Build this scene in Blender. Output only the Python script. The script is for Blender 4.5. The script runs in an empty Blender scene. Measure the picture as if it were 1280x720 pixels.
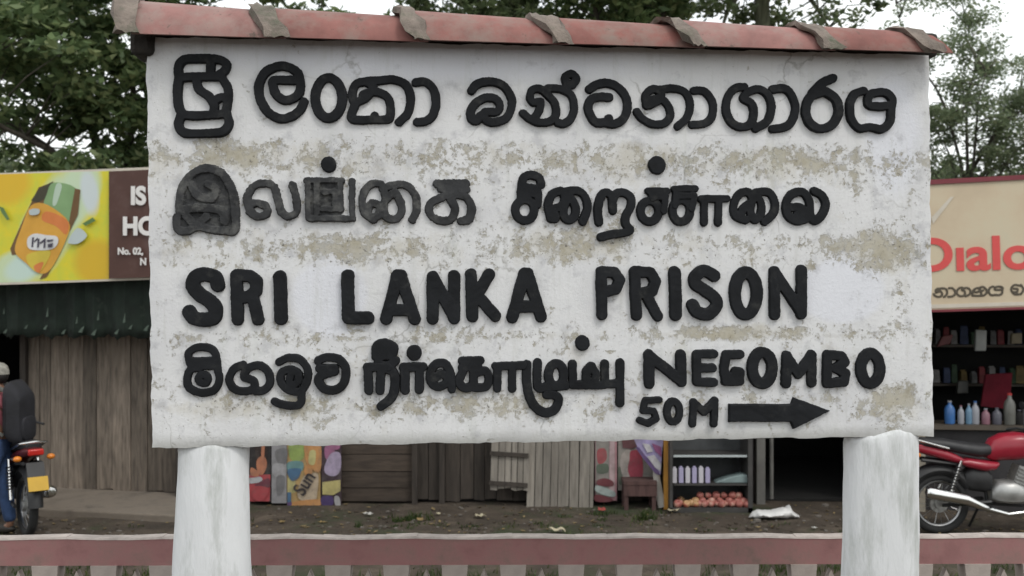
import bpy, bmesh, math, random
import numpy as np
from mathutils import Vector, Matrix
random.seed(7); rng = np.random.default_rng(7)
S = bpy.context.scene
R = math.radians
COL = S.collection
F = 1300.0                       # focal length in photo pixels (1280 wide)
CAMZ = 2.0
GZ = -0.43                       # ground level along the row of shops

# ------------------------------------------------------------------ camera, sky, sun, exposure
cd = bpy.data.cameras.new('camera'); cam = bpy.data.objects.new('camera', cd); COL.objects.link(cam)
cam.location = (0, 0, CAMZ); cam.rotation_euler = (R(90), 0, 0)
cd.sensor_width = 36; cd.lens = 36 * F / 1280; cd.clip_end = 3000; cd.clip_start = 0.05
cd.dof.use_dof = True; cd.dof.focus_distance = 4.0; cd.dof.aperture_fstop = 4.0
S.camera = cam
SUN_EL, SUN_AZ = 52, 140         # azimuth clockwise from +Y: behind the camera, to the right
w = bpy.data.worlds.new('World'); S.world = w; w.use_nodes = True
nt = w.node_tree; nt.nodes.clear()
sky = nt.nodes.new('ShaderNodeTexSky'); sky.sky_type = 'NISHITA'; sky.sun_disc = False
sky.sun_elevation = R(SUN_EL); sky.sun_rotation = R(SUN_AZ); sky.air_density = 1.6; sky.dust_density = 4
tc = nt.nodes.new('ShaderNodeTexCoord')
nz = nt.nodes.new('ShaderNodeTexNoise'); nz.inputs['Scale'].default_value = 2.2; nz.inputs['Detail'].default_value = 6
nt.links.new(tc.outputs['Generated'], nz.inputs['Vector'])
cr = nt.nodes.new('ShaderNodeValToRGB')
cr.color_ramp.elements[0].position = .3; cr.color_ramp.elements[0].color = (9.5, 10.0, 10.4, 1)
cr.color_ramp.elements[1].position = .75; cr.color_ramp.elements[1].color = (13.5, 13.7, 13.4, 1)
nt.links.new(nz.outputs['Fac'], cr.inputs['Fac'])
mx = nt.nodes.new('ShaderNodeMix'); mx.data_type = 'RGBA'; mx.inputs['Factor'].default_value = .9
nt.links.new(sky.outputs['Color'], mx.inputs[6]); nt.links.new(cr.outputs['Color'], mx.inputs[7])
bg = nt.nodes.new('ShaderNodeBackground'); bg.inputs['Strength'].default_value = 0.1
nt.links.new(mx.outputs[2], bg.inputs['Color'])
wo = nt.nodes.new('ShaderNodeOutputWorld'); nt.links.new(bg.outputs['Background'], wo.inputs['Surface'])
sd = bpy.data.lights.new('sun', 'SUN'); sd.energy = 0.9; sd.angle = R(16); sd.color = (1, .965, .91)
sun = bpy.data.objects.new('sun', sd); COL.objects.link(sun)
_d = Vector((math.sin(R(SUN_AZ)) * math.cos(R(SUN_EL)), math.cos(R(SUN_AZ)) * math.cos(R(SUN_EL)), math.sin(R(SUN_EL))))
sun.rotation_euler = (-_d).to_track_quat('-Z', 'Y').to_euler(); sun.location = (6, -6, 12)
vs = S.view_settings; vs.view_transform = 'Standard'; vs.look = 'None'; vs.gamma = 1; vs.exposure = 0.26
try: vs.use_curve_mapping = False
except Exception: pass

# ------------------------------------------------------------------ materials
def nodes(name):
    m = bpy.data.materials.new(name); m.use_nodes = True
    n = m.node_tree; return m, n, n.nodes['Principled BSDF']
def N(n, t, **kw):
    x = n.nodes.new(t)
    for k, v in kw.items():
        if k in x.inputs: x.inputs[k].default_value = v
        else: setattr(x, k, v)
    return x
def coords(n, scale=(1, 1, 1)):
    t = n.nodes.new('ShaderNodeTexCoord'); mp = n.nodes.new('ShaderNodeMapping')
    mp.inputs['Scale'].default_value = scale
    n.links.new(t.outputs['Object'], mp.inputs['Vector']); return mp.outputs['Vector']
def noise(n, vec, scale, detail=5, rough=.6, dist=0):
    x = N(n, 'ShaderNodeTexNoise', Scale=scale, Detail=detail, Roughness=rough, Distortion=dist)
    n.links.new(vec, x.inputs['Vector']); return x.outputs['Fac']
def ramp(n, fac, stops):
    c = n.nodes.new('ShaderNodeValToRGB'); e = c.color_ramp.elements
    while len(e) < len(stops): e.new(.5)
    for el, (p, col) in zip(e, stops):
        el.position = p; el.color = tuple(col) + (1,) if isinstance(col, (tuple, list)) else (col, col, col, 1)
    n.links.new(fac, c.inputs['Fac']); return c.outputs['Color']
def math_(n, op, a, b=None, clamp=False):
    x = n.nodes.new('ShaderNodeMath'); x.operation = op; x.use_clamp = clamp
    for i, v in enumerate((a, b)):
        if v is None: continue
        if isinstance(v, (int, float)): x.inputs[i].default_value = v
        else: n.links.new(v, x.inputs[i])
    return x.outputs[0]
def mix(n, fac, a, b):
    x = n.nodes.new('ShaderNodeMix'); x.data_type = 'RGBA'
    for i, v in ((0, fac), (6, a), (7, b)):
        if isinstance(v, (int, float)): x.inputs[i].default_value = v
        elif isinstance(v, (tuple, list)): x.inputs[i].default_value = tuple(v) + (1,)
        else: n.links.new(v, x.inputs[i])
    return x.outputs[2]
def bump(n, b, h, strength, dist=.01):
    x = N(n, 'ShaderNodeBump', Strength=strength, Distance=dist)
    n.links.new(h, x.inputs['Height']); n.links.new(x.outputs['Normal'], b.inputs['Normal'])
_mc = {}
def mat(name, base, rough=.7, var=.25, scale=6, stretch=(1, 1, 1), metal=0, dirt=None, dirt_lo=.55, dirt_hi=.75, dscale=3,
        bmp=0, island=0, bdist=.01, spec=None):
    if name in _mc: return _mc[name]
    m, n, b = nodes(name)
    v = coords(n, stretch); f = noise(n, v, scale)
    lo = tuple(c * (1 - var) for c in base); hi = tuple(min(1, c * (1 + var)) for c in base)
    c = ramp(n, f, [(.3, lo), (.7, hi)])
    if island:
        g = n.nodes.new('ShaderNodeNewGeometry'); hs = n.nodes.new('ShaderNodeHueSaturation')
        vv = math_(n, 'MULTIPLY_ADD', g.outputs['Random Per Island'], 2 * island)
        vv.node.inputs[2].default_value = 1 - island
        n.links.new(vv, hs.inputs['Value']); n.links.new(c, hs.inputs['Color']); c = hs.outputs['Color']
    if dirt:
        d = ramp(n, noise(n, v, dscale, 8, .68), [(dirt_lo, 0.), (dirt_hi, 1.)])
        c = mix(n, d, c, dirt)
    n.links.new(c, b.inputs['Base Color']); b.inputs['Roughness'].default_value = rough
    b.inputs['Metallic'].default_value = metal
    if spec is not None: b.inputs['Specular IOR Level'].default_value = spec
    if name == 'faded_red_tile':
        oi = n.nodes.new('ShaderNodeObjectInfo'); hs = n.nodes.new('ShaderNodeHueSaturation'); q = math_(n, 'MULTIPLY_ADD', oi.outputs['Random'], .5); q.node.inputs[2].default_value = .72
        q2 = math_(n, 'MULTIPLY_ADD', oi.outputs['Random'], -.35); q2.node.inputs[2].default_value = 1.05
        n.links.new(q, hs.inputs['Value']); n.links.new(q2, hs.inputs['Saturation'])
        c2 = mix(n, ramp(n, noise(n, v, 22, 6, .75), [(.60, 0.), (.70, .8)]), c, (.06, .055, .04)); n.links.new(c2, hs.inputs['Color']); n.links.new(hs.outputs['Color'], b.inputs['Base Color'])
    if bmp: bump(n, b, noise(n, v, scale * 5, 6, .65), bmp, bdist)
    _mc[name] = m; return m
def leafmat(name, c1, c2, c3):
    if name in _mc: return _mc[name]
    m, n, b = nodes(name)
    g = n.nodes.new('ShaderNodeNewGeometry')
    c = ramp(n, g.outputs['Random Per Island'], [(0, c1), (.6, c2), (1, c3)])
    n.links.new(c, b.inputs['Base Color']); b.inputs['Roughness'].default_value = .5
    tr = n.nodes.new('ShaderNodeBsdfTranslucent'); n.links.new(c, tr.inputs['Color'])
    ms = n.nodes.new('ShaderNodeMixShader'); ms.inputs[0].default_value = .48
    n.links.new(b.outputs[0], ms.inputs[1]); n.links.new(tr.outputs[0], ms.inputs[2])
    n.links.new(ms.outputs[0], n.nodes['Material Output'].inputs['Surface'])
    _mc[name] = m; return m

# ------------------------------------------------------------------ mesh builder
class MB:
    def __init__(s): s.v = []; s.f = []; s.m = []
    def add(s, vs, fs, mi=0):
        o = len(s.v); s.v += [tuple(p) for p in vs]
        s.f += [tuple(i + o for i in f) for f in fs]; s.m += [mi] * len(fs)
    def box(s, c, size, rot=None, mi=0, taper=1.0):
        hx, hy, hz = (k / 2 for k in size); P = []
        for sz in (-1, 1):
            t = taper if sz > 0 else 1
            for sx, sy in ((-1, -1), (1, -1), (1, 1), (-1, 1)):
                p = Vector((sx * hx * t, sy * hy * t, sz * hz))
                if rot is not None: p = rot @ p
                P.append(p + Vector(c))
        s.add(P, [(3, 2, 1, 0), (4, 5, 6, 7), (0, 1, 5, 4), (1, 2, 6, 5), (2, 3, 7, 6), (3, 0, 4, 7)], mi)
    def hexa(s, P, mi=0):        # 4 front points (ccw seen from front) + 4 back points
        s.add(P, [(0, 1, 2, 3), (7, 6, 5, 4), (0, 4, 5, 1), (1, 5, 6, 2), (2, 6, 7, 3), (3, 7, 4, 0)], mi)
    def tube(s, pts, rad, n=8, mi=0, flat=1.0):
        pts = [Vector(p) for p in pts]
        if not hasattr(rad, '__len__'): rad = [rad] * len(pts)
        ring = []; up0 = None
        for i, p in enumerate(pts):
            t = (pts[min(i + 1, len(pts) - 1)] - pts[max(i - 1, 0)]).normalized()
            up = up0 if up0 is not None else (Vector((0, 0, 1)) if abs(t.z) < .9 else Vector((1, 0, 0)))
            a = t.cross(up)
            if a.length < 1e-4: a = t.orthogonal()
            a.normalize(); b = a.cross(t).normalized(); up0 = b
            ring.append([p + (a * math.cos(2 * math.pi * k / n) * flat + b * math.sin(2 * math.pi * k / n)) * rad[i] for k in range(n)])
        vs = [q for r in ring for q in r]; fs = []
        for i in range(len(pts) - 1):
            for k in range(n):
                k2 = (k + 1) % n; fs.append((i * n + k, i * n + k2, (i + 1) * n + k2, (i + 1) * n + k))
        fs.append(tuple(range(n - 1, -1, -1))); fs.append(tuple((len(pts) - 1) * n + k for k in range(n)))
        s.add(vs, fs, mi)
    def lathe(s, prof, c=(0, 0, 0), n=16, mi=0, rot=None, sx=1, sy=1):
        vs = []; fs = []
        for r, z in prof:
            for k in range(n):
                p = Vector((r * math.cos(2 * math.pi * k / n) * sx, r * math.sin(2 * math.pi * k / n) * sy, z))
                if rot is not None: p = rot @ p
                vs.append(p + Vector(c))
        for i in range(len(prof) - 1):
            for k in range(n):
                k2 = (k + 1) % n; fs.append((i * n + k, i * n + k2, (i + 1) * n + k2, (i + 1) * n + k))
        fs.append(tuple(range(n - 1, -1, -1))); fs.append(tuple((len(prof) - 1) * n + k for k in range(n)))
        s.add(vs, fs, mi)
    def torus(s, c, Rr, r, axis='Y', n=28, k=8, mi=0, a0=0, a1=2 * math.pi, sq=1):
        vs = []; fs = []; full = abs(a1 - a0 - 2 * math.pi) < 1e-6; m = n if full else n + 1
        for i in range(m):
            a = a0 + (a1 - a0) * i / n
            for j in range(k):
                b = 2 * math.pi * j / k; rr = Rr + r * math.cos(b); h = r * math.sin(b) * sq
                if axis == 'Y': p = (rr * math.cos(a), h, rr * math.sin(a))
                else: p = (rr * math.cos(a), rr * math.sin(a), h)
                vs.append(Vector(p) + Vector(c))
        for i in range(n):
            i2 = (i + 1) % m
            for j in range(k):
                j2 = (j + 1) % k; fs.append((i * k + j, i2 * k + j, i2 * k + j2, i * k + j2))
        s.add(vs, fs, mi)
    def ball(s, c, r, n=12, mi=0, rot=None):
        r = r if hasattr(r, '__len__') else (r, r, r); vs = []; fs = []; h = n // 2
        for i in range(h + 1):
            t = math.pi * i / h
            for k in range(n):
                a = 2 * math.pi * k / n; q = max(math.sin(t), .02)
                p = Vector((r[0] * q * math.cos(a), r[1] * q * math.sin(a), -r[2] * math.cos(t)))
                if rot is not None: p = rot @ p
                vs.append(p + Vector(c))
        for i in range(h):
            for k in range(n):
                k2 = (k + 1) % n; fs.append((i * n + k, i * n + k2, (i + 1) * n + k2, (i + 1) * n + k))
        fs.append(tuple(range(n - 1, -1, -1))); fs.append(tuple(h * n + k for k in range(n)))
        s.add(vs, fs, mi)
    def prism(s, poly, y0, y1, mi=0):   # polygon in x,z extruded along y (y0 front)
        n = len(poly); area = sum(poly[i][0] * poly[(i + 1) % n][1] - poly[(i + 1) % n][0] * poly[i][1] for i in range(n))
        if area < 0: poly = poly[::-1]
        vs = [(x, y0, z) for x, z in poly] + [(x, y1, z) for x, z in poly]
        fs = [tuple(range(n)), tuple(range(2 * n - 1, n - 1, -1))] + [(i, i + n, (i + 1) % n + n, (i + 1) % n) for i in range(n)]
        s.add(vs, fs, mi)
    def build(s, name, mats, parent=None, smooth=False, bevel=0, angle=35):
        me = bpy.data.meshes.new(name); me.from_pydata(s.v, [], s.f)
        if not isinstance(mats, (list, tuple)): mats = [mats]
        for m in mats: me.materials.append(m)
        if len(mats) > 1: me.polygons.foreach_set('material_index', s.m)
        if smooth: me.polygons.foreach_set('use_smooth', [True] * len(me.polygons))
        me.update()
        o = bpy.data.objects.new(name, me); COL.objects.link(o)
        if parent: o.parent = parent
        if bevel:
            b = o.modifiers.new('bevel', 'BEVEL'); b.width = bevel; b.segments = 2; b.limit_method = 'ANGLE'
        if smooth and angle:
            try: me.set_sharp_from_angle(angle=R(angle))
            except Exception: pass
        return o
def tag(o, label, cat, group=None, kind=None):
    if label: o['label'] = label
    if cat: o['category'] = cat
    if group: o['group'] = group
    if kind: o['kind'] = kind
    return o
def thing(name, label, cat, loc=(0, 0, 0), rz=0, group=None):
    o = bpy.data.objects.new(name, None); COL.objects.link(o); o.empty_display_size = .2
    o.location = loc; o.rotation_euler = (0, 0, rz); return tag(o, label, cat, group)
class Frame:                     # an upright local frame; hit() meets the sight line of a photo pixel with a plane in it
    def __init__(s, x, y, z, yaw): s.o = Vector((x, y, z)); s.a = R(yaw); s.c = math.cos(s.a); s.s = math.sin(s.a)
    def hit(s, px, py, yo=0.0):
        d = Vector(((px - 640) / F, 1, -(py - 360) / F)); nx, ny = -s.s, s.c
        t = (yo + nx * s.o.x + ny * s.o.y) / (nx * d.x + ny * d.y)
        p = Vector((0, 0, CAMZ)) + d * t - s.o
        return (p.x * s.c + p.y * s.s, p.z)
    def thing(s, name, label, cat, group=None): return thing(name, label, cat, s.o, s.a, group)
def smoothline(p, n=6):
    p = [np.array(q, float) for q in p]
    if len(p) < 3: return np.array(p)
    closed = np.allclose(p[0], p[-1]); out = []
    for i in range(len(p) - 1):
        p0 = p[i - 1] if i > 0 else (p[-2] if closed else p[0]); p3 = p[i + 2] if i + 2 < len(p) else (p[1] if closed else p[-1])
        for k in range(n):
            t = k / n
            out.append(.5 * (2 * p[i] + (p[i + 1] - p0) * t + (2 * p0 - 5 * p[i] + 4 * p[i + 1] - p3) * t * t + (3 * p[i] - p0 - 3 * p[i + 1] + p3) * t ** 3))
    out.append(p[-1]); return np.array(out)
def wob(x, y, seed, sc):         # cheap smooth noise, about -1..1
    r = np.random.default_rng(seed); o = 0
    for k in range(5):
        a, b, ph = r.normal(0, 1), r.normal(0, 1), r.uniform(0, 6.28); o = o + np.sin((a * x + b * y) * sc + ph)
    return o / 3
def relief(name, strokes, polys, H, edge, res, y0, mats, parent, seed=0, rough=0.0, fills=()):
    """raised lettering: strokes = [(Nx2 points, half width)], polys = solid outlines; real relief standing H proud of y0"""
    segs = []
    allp = np.concatenate([s for s, _ in strokes] + [np.array(p) for p in polys])
    mh = max([h for _, h in strokes] + [0]) + 2 * res
    x0, z0 = allp.min(0) - mh; x1, z1 = allp.max(0) + mh
    gx = np.arange(x0, x1 + res, res); gz = np.arange(z0, z1 + res, res)
    X, Z = np.meshgrid(gx, gz); f = np.full(X.shape, -1.0)
    def segd(a, b):
        d = b - a; L = max(d @ d, 1e-12); t = np.clip(((X - a[0]) * d[0] + (Z - a[1]) * d[1]) / L, 0, 1)
        return np.hypot(X - a[0] - t * d[0], Z - a[1] - t * d[1])
    for pts, hw in strokes:
        dm = np.full(X.shape, 9.0)
        for i in range(len(pts) - 1): dm = np.minimum(dm, segd(pts[i], pts[i + 1]))
        f = np.maximum(f, hw - dm)
    for p in polys:
        p = np.array(p); n = len(p); dm = np.full(X.shape, 9.0); ins = np.zeros(X.shape, bool)
        for i in range(n):
            a, b = p[i], p[(i + 1) % n]; dm = np.minimum(dm, segd(a, b))
            if a[1] != b[1]: ins ^= ((a[1] > Z) != (b[1] > Z)) & (X < (b[0] - a[0]) * (Z - a[1]) / (b[1] - a[1]) + a[0])
        f = np.maximum(f, np.where(ins, dm, -dm))
    if rough: f = f + rough * wob(X, Z, seed, 60) + .6 * rough * wob(X, Z, seed + 1, 170) + .7 * rough * wob(X, Z, seed + 8, 420)
    fg = np.full(X.shape, -1.0)
    for p in fills:
        p = np.array(p); n = len(p); ins = np.zeros(X.shape, bool); dm = np.full(X.shape, 9.0)
        for i in range(n):
            a, b = p[i], p[(i + 1) % n]; dm = np.minimum(dm, segd(a, b))
            if a[1] != b[1]: ins ^= ((a[1] > Z) != (b[1] > Z)) & (X < (b[0] - a[0]) * (Z - a[1]) / (b[1] - a[1]) + a[0])
        fg = np.maximum(fg, np.where(ins, dm, -dm))
    g = np.maximum(f, fg); t = np.clip(f / edge, 0, 1); h = H * (1 - (1 - t) ** 2.2)
    if rough: h = h * (1 + .07 * wob(X, Z, seed + 2, 30) + .018 * wob(X, Z, seed + 3, 120))
    if len(fills): h = np.maximum(h, np.clip(fg / .004, 0, 1) * H * (.5 + .14 * wob(X, Z, seed + 5, 70) + .08 * wob(X, Z, seed + 6, 150)))
    dz, dx = np.gradient(g, res); L = np.hypot(dx, dz) + 1e-6
    neg = g < 0; mv = np.where(neg, np.clip(-g, 0, 1.2 * res), 0)
    VX = X + mv * dx / L; VZ = Z + mv * dz / L; h = np.where(neg, -.004, h)
    ins = g > 0; cell = ins[:-1, :-1] | ins[1:, :-1] | ins[:-1, 1:] | ins[1:, 1:]
    idx = np.arange(X.size).reshape(X.shape)
    a, b, c, d = idx[:-1, :-1][cell], idx[:-1, 1:][cell], idx[1:, 1:][cell], idx[1:, :-1][cell]
    fc = np.stack([a, b, c, d], 1); used, inv = np.unique(fc, return_inverse=True); fc = inv.reshape(-1, 4)
    V = np.stack([VX.ravel()[used], y0 - h.ravel()[used], VZ.ravel()[used]], 1)
    me = bpy.data.meshes.new(name); me.from_pydata(V.tolist(), [], fc.tolist())
    me.materials.append(mats); me.polygons.foreach_set('use_smooth', [True] * len(fc)); me.update()
    o = bpy.data.objects.new(name, me); COL.objects.link(o)
    if parent: o.parent = parent
    return o
def text(name, body, size, m, parent, loc, rot=(R(90), 0, 0), align='LEFT', bold=0.0, sx=1.0):
    cu = bpy.data.curves.new(name, 'FONT'); cu.body = body; cu.size = size; cu.align_x = align; cu.extrude = .002; cu.offset = bold
    t = bpy.data.objects.new('tmp', cu); COL.objects.link(t)
    bpy.context.view_layer.update()
    me = bpy.data.meshes.new_from_object(t.evaluated_get(bpy.context.evaluated_depsgraph_get()))
    bpy.data.objects.remove(t); me.name = name; me.materials.clear(); me.materials.append(m)
    o = bpy.data.objects.new(name, me); COL.objects.link(o); o.parent = parent; o.location = loc; o.rotation_euler = rot; o.scale = (sx, 1, 1)
    return o
def skin(name, verts, edges, radii, m, parent=None, sub=2):
    me = bpy.data.meshes.new(name); me.from_pydata(verts, edges, []); o = bpy.data.objects.new(name, me); COL.objects.link(o)
    sk = o.modifiers.new('skin', 'SKIN'); sk.use_smooth_shade = True
    for i, r in enumerate(radii):
        d = me.skin_vertices[0].data[i]; d.radius = r if hasattr(r, '__len__') else (r, r); d.use_root = (i == 0)
    ss = o.modifiers.new('sub', 'SUBSURF'); ss.levels = sub; ss.render_levels = sub
    bpy.context.view_layer.update()
    nm = bpy.data.meshes.new_from_object(o.evaluated_get(bpy.context.evaluated_depsgraph_get()))
    bpy.data.objects.remove(o); nm.materials.clear(); nm.materials.append(m); nm.name = name
    r = bpy.data.objects.new(name, nm); COL.objects.link(r)
    if parent: r.parent = parent
    return r

# ------------------------------------------------------------------ ground
def gz(x, y):
    t = np.clip((y - 5.3) / 2.6, 0, 1); t = t * t * (3 - 2 * t); return GZ * t
def ground():
    xs = np.concatenate([[-900, -300, -100, -40, -20], np.arange(-12, 12.01, .2), [20, 40, 100, 300, 900]])
    ys = np.concatenate([[-300, -60, -15, -4], np.arange(0, 15.01, .15), [18, 25, 40, 80, 200, 500, 1500]])
    X, Y = np.meshgrid(xs, ys); Z = gz(X, Y) + .012 * wob(X, Y, 3, 2.5) * ((Y > 5) & (Y < 15)) + .006 * wob(X, Y, 4, 9)
    n, m = X.shape; idx = np.arange(n * m).reshape(n, m)
    f = np.stack([idx[:-1, :-1].ravel(), idx[:-1, 1:].ravel(), idx[1:, 1:].ravel(), idx[1:, :-1].ravel()], 1)
    me = bpy.data.meshes.new('ground'); me.from_pydata(np.stack([X.ravel(), Y.ravel(), Z.ravel()], 1).tolist(), [], f.tolist())
    me.polygons.foreach_set('use_smooth', [True] * len(f)); me.update()
    m_, n_, b = nodes('trodden_earth'); v = coords(n_)
    c = ramp(n_, noise(n_, v, 2.4, 9, .74, .5), [(.3, (.026, .019, .013)), (.5, (.058, .043, .030)), (.72, (.125, .097, .072))])
    c = mix(n_, ramp(n_, noise(n_, v, .9, 6, .7), [(.52, 0.), (.64, 1.)]), c, (.030, .040, .014))
    c = mix(n_, ramp(n_, noise(n_, v, 30, 4, .7), [(.62, 0.), (.70, 1.)]), c, (.13, .108, .082))
    n_.links.new(c, b.inputs['Base Color']); b.inputs['Roughness'].default_value = .95
    bump(n_, b, noise(n_, v, 18, 8, .7), .8, .03); me.materials.append(m_)
    o = bpy.data.objects.new('ground', me); COL.objects.link(o); o['kind'] = 'structure'
ground()

# ------------------------------------------------------------------ the prison sign
LT, RT = (182, 45), (1162, 68); LB, RB = (190, 560), (1168, 545)
dl, dr = 3.913, 4.224
xl, xr = (186 - 640) / F * dl, (1165 - 640) / F * dr
SF = Frame((xl + xr) / 2, (dl + dr) / 2, 0, math.degrees(math.atan2(dr - dl, xr - xl)))
sign = SF.thing('prison_sign', 'white painted concrete prison signboard with raised black lettering on two round posts', 'signboard')
TH = .14
a_, b_, c_, d_ = (SF.hit(*p) for p in (LB, RB, RT, LT))
SX0, SX1, SZ0, SZ1 = a_[0], b_[0], a_[1], d_[1]
def panel_mat():
    m, n, b = nodes('flaking_white_paint'); v = coords(n)
    sep = n.nodes.new('ShaderNodeSeparateXYZ'); n.links.new(v, sep.inputs[0])
    zz = math_(n, 'DIVIDE', math_(n, 'SUBTRACT', sep.outputs['Z'], SZ0), SZ1 - SZ0)      # 0 foot .. 1 head of the panel
    xx = math_(n, 'DIVIDE', math_(n, 'SUBTRACT', sep.outputs['X'], SX0), SX1 - SX0)
    Y = lambda py: 1 - (py - 53) / 500
    band = ramp(n, zz, [(0, .05), (Y(528), .26), (Y(505), .5), (Y(480), .22), (Y(432), .30), (Y(420), .50), (Y(408), .3), (Y(395), .08), (Y(345), .1),
                        (Y(330), .38), (Y(305), .5), (Y(280), .26), (Y(245), .18), (Y(215), .46), (Y(198), .60), (Y(180), .46), (Y(168), .08), (1, .02)])
    # a big spalled area low on the right and one under the place name
    def blob(cx, cy, rx, ry, amt):
        dx = math_(n, 'DIVIDE', math_(n, 'SUBTRACT', xx, (cx - 186) / 979), rx / 979)
        dy = math_(n, 'DIVIDE', math_(n, 'SUBTRACT', zz, Y(cy)), ry / 500)
        q = math_(n, 'ADD', math_(n, 'MULTIPLY', dx, dx), math_(n, 'MULTIPLY', dy, dy))
        return math_(n, 'MULTIPLY', math_(n, 'SUBTRACT', 1, q, True), amt)
    tot = band
    for bl in ((1085, 308, 58, 42, .40), (1118, 365, 30, 60, .34), (1105, 512, 55, 42, .36), (700, 300, 90, 32, .28), (440, 312, 70, 28, .22), (920, 416, 95, 14, .45),
               (330, 500, 90, 22, .2), (560, 500, 170, 24, .2), (270, 195, 50, 24, .3), (960, 195, 100, 26, .22)):
        tot = math_(n, 'ADD', tot, blob(*bl))
    for bl in ((1035, 365, 45, 42, .5), (640, 365, 450, 35, .12), (600, 95, 420, 30, .2)):
        tot = math_(n, 'SUBTRACT', tot, blob(*bl))
    n1 = noise(n, v, 9.5, 10, .78, .25); n2 = noise(n, v, 34, 7, .78)
    th = math_(n, 'ADD', math_(n, 'MULTIPLY', n1, 1.0), math_(n, 'MULTIPLY', n2, .55))
    val = math_(n, 'ADD', th, math_(n, 'MULTIPLY', tot, .26))
    m1 = ramp(n, val, [(.925, 0.), (.945, .6), (.99, .95)])
    m1.node.color_ramp.interpolation = 'LINEAR'
    base = ramp(n, noise(n, v, 3.0, 6, .6), [(.3, (.62, .62, .635)), (.5, (.69, .69, .695)), (.75, (.74, .74, .745))])
    # fresh repainting, cooler and brighter, in loose rectangles behind words
    rp = math_(n, 'ADD', blob(1040, 362, 70, 50, 1.), math_(n, 'ADD', blob(395, 370, 55, 60, .9), math_(n, 'ADD', blob(520, 70, 420, 45, .5), blob(1110, 160, 50, 110, .6))))
    base = mix(n, ramp(n, math_(n, 'ADD', rp, math_(n, 'MULTIPLY', n1, .4)), [(.38, 0.), (.62, .8)]), base, (.72, .73, .78))
    streak = noise(n, coords(n, (9, 9, .7)), 2.5, 6, .65)
    base = mix(n, ramp(n, streak, [(.54, 0.), (.76, .42)]), base, (.46, .46, .42))
    # overspray greys round the letters
    base = mix(n, ramp(n, math_(n, 'ADD', noise(n, v, 11, 5, .65), math_(n, 'MULTIPLY', tot, .10)), [(.57, 0.), (.70, .55)]), base, (.40, .40, .42))
    col = ramp(n, noise(n, v, 13, 7, .75), [(.25, (.22, .20, .15)), (.42, (.36, .33, .26)), (.55, (.47, .45, .40)), (.70, (.31, .31, .29))])
    c = mix(n, m1, base, col)
    tan = ramp(n, math_(n, 'ADD', noise(n, v, 5, 8, .7), math_(n, 'MULTIPLY', tot, .35)), [(.66, 0.), (.85, .5)])
    c = mix(n, tan, c, (.47, .43, .33))
    sp = ramp(n, math_(n, 'ADD', noise(n, v, 55, 5, .8), math_(n, 'MULTIPLY', math_(n, 'MINIMUM', tot, .6), .12)), [(.655, 0.), (.70, .8)])
    c = mix(n, sp, c, (.13, .12, .10))
    vor = n.nodes.new('ShaderNodeTexVoronoi'); vor.feature = 'DISTANCE_TO_EDGE'; vor.inputs['Scale'].default_value = 1.9
    wv = n.nodes.new('ShaderNodeMix'); wv.data_type = 'RGBA'; wv.inputs[0].default_value = .12
    nn = N(n, 'ShaderNodeTexNoise', Scale=6.0, Detail=5.0); n.links.new(v, nn.inputs['Vector']); n.links.new(v, wv.inputs[6]); n.links.new(nn.outputs['Color'], wv.inputs[7]); n.links.new(wv.outputs[2], vor.inputs['Vector'])
    ck = math_(n, 'MULTIPLY', ramp(n, vor.outputs['Distance'], [(.0, 1.), (.006, .0)]), ramp(n, noise(n, v, 2.3, 4), [(.50, 0.), (.60, .55)]))
    c = mix(n, ck, c, (.22, .21, .19))
    green = ramp(n, noise(n, coords(n, (6, 6, 1.2)), 1.8, 6, .7), [(.56, 0.), (.75, .28)])
    c = mix(n, green, c, (.42, .45, .36))
    foot = ramp(n, math_(n, 'ADD', zz, math_(n, 'MULTIPLY', n1, .05)), [(.028, .5), (.06, 0.)])
    c = mix(n, foot, c, (.40, .40, .36))
    n.links.new(c, b.inputs['Base Color']); b.inputs['Roughness'].default_value = .82; b.inputs['Specular IOR Level'].default_value = .25
    h = math_(n, 'ADD', math_(n, 'MULTIPLY', m1, -.9), math_(n, 'ADD', math_(n, 'MULTIPLY', n2, .8), math_(n, 'MULTIPLY', noise(n, v, 90, 4, .7), .5)))
    bump(n, b, h, .55, .006)
    return m
WALLP = panel_mat()
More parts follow.
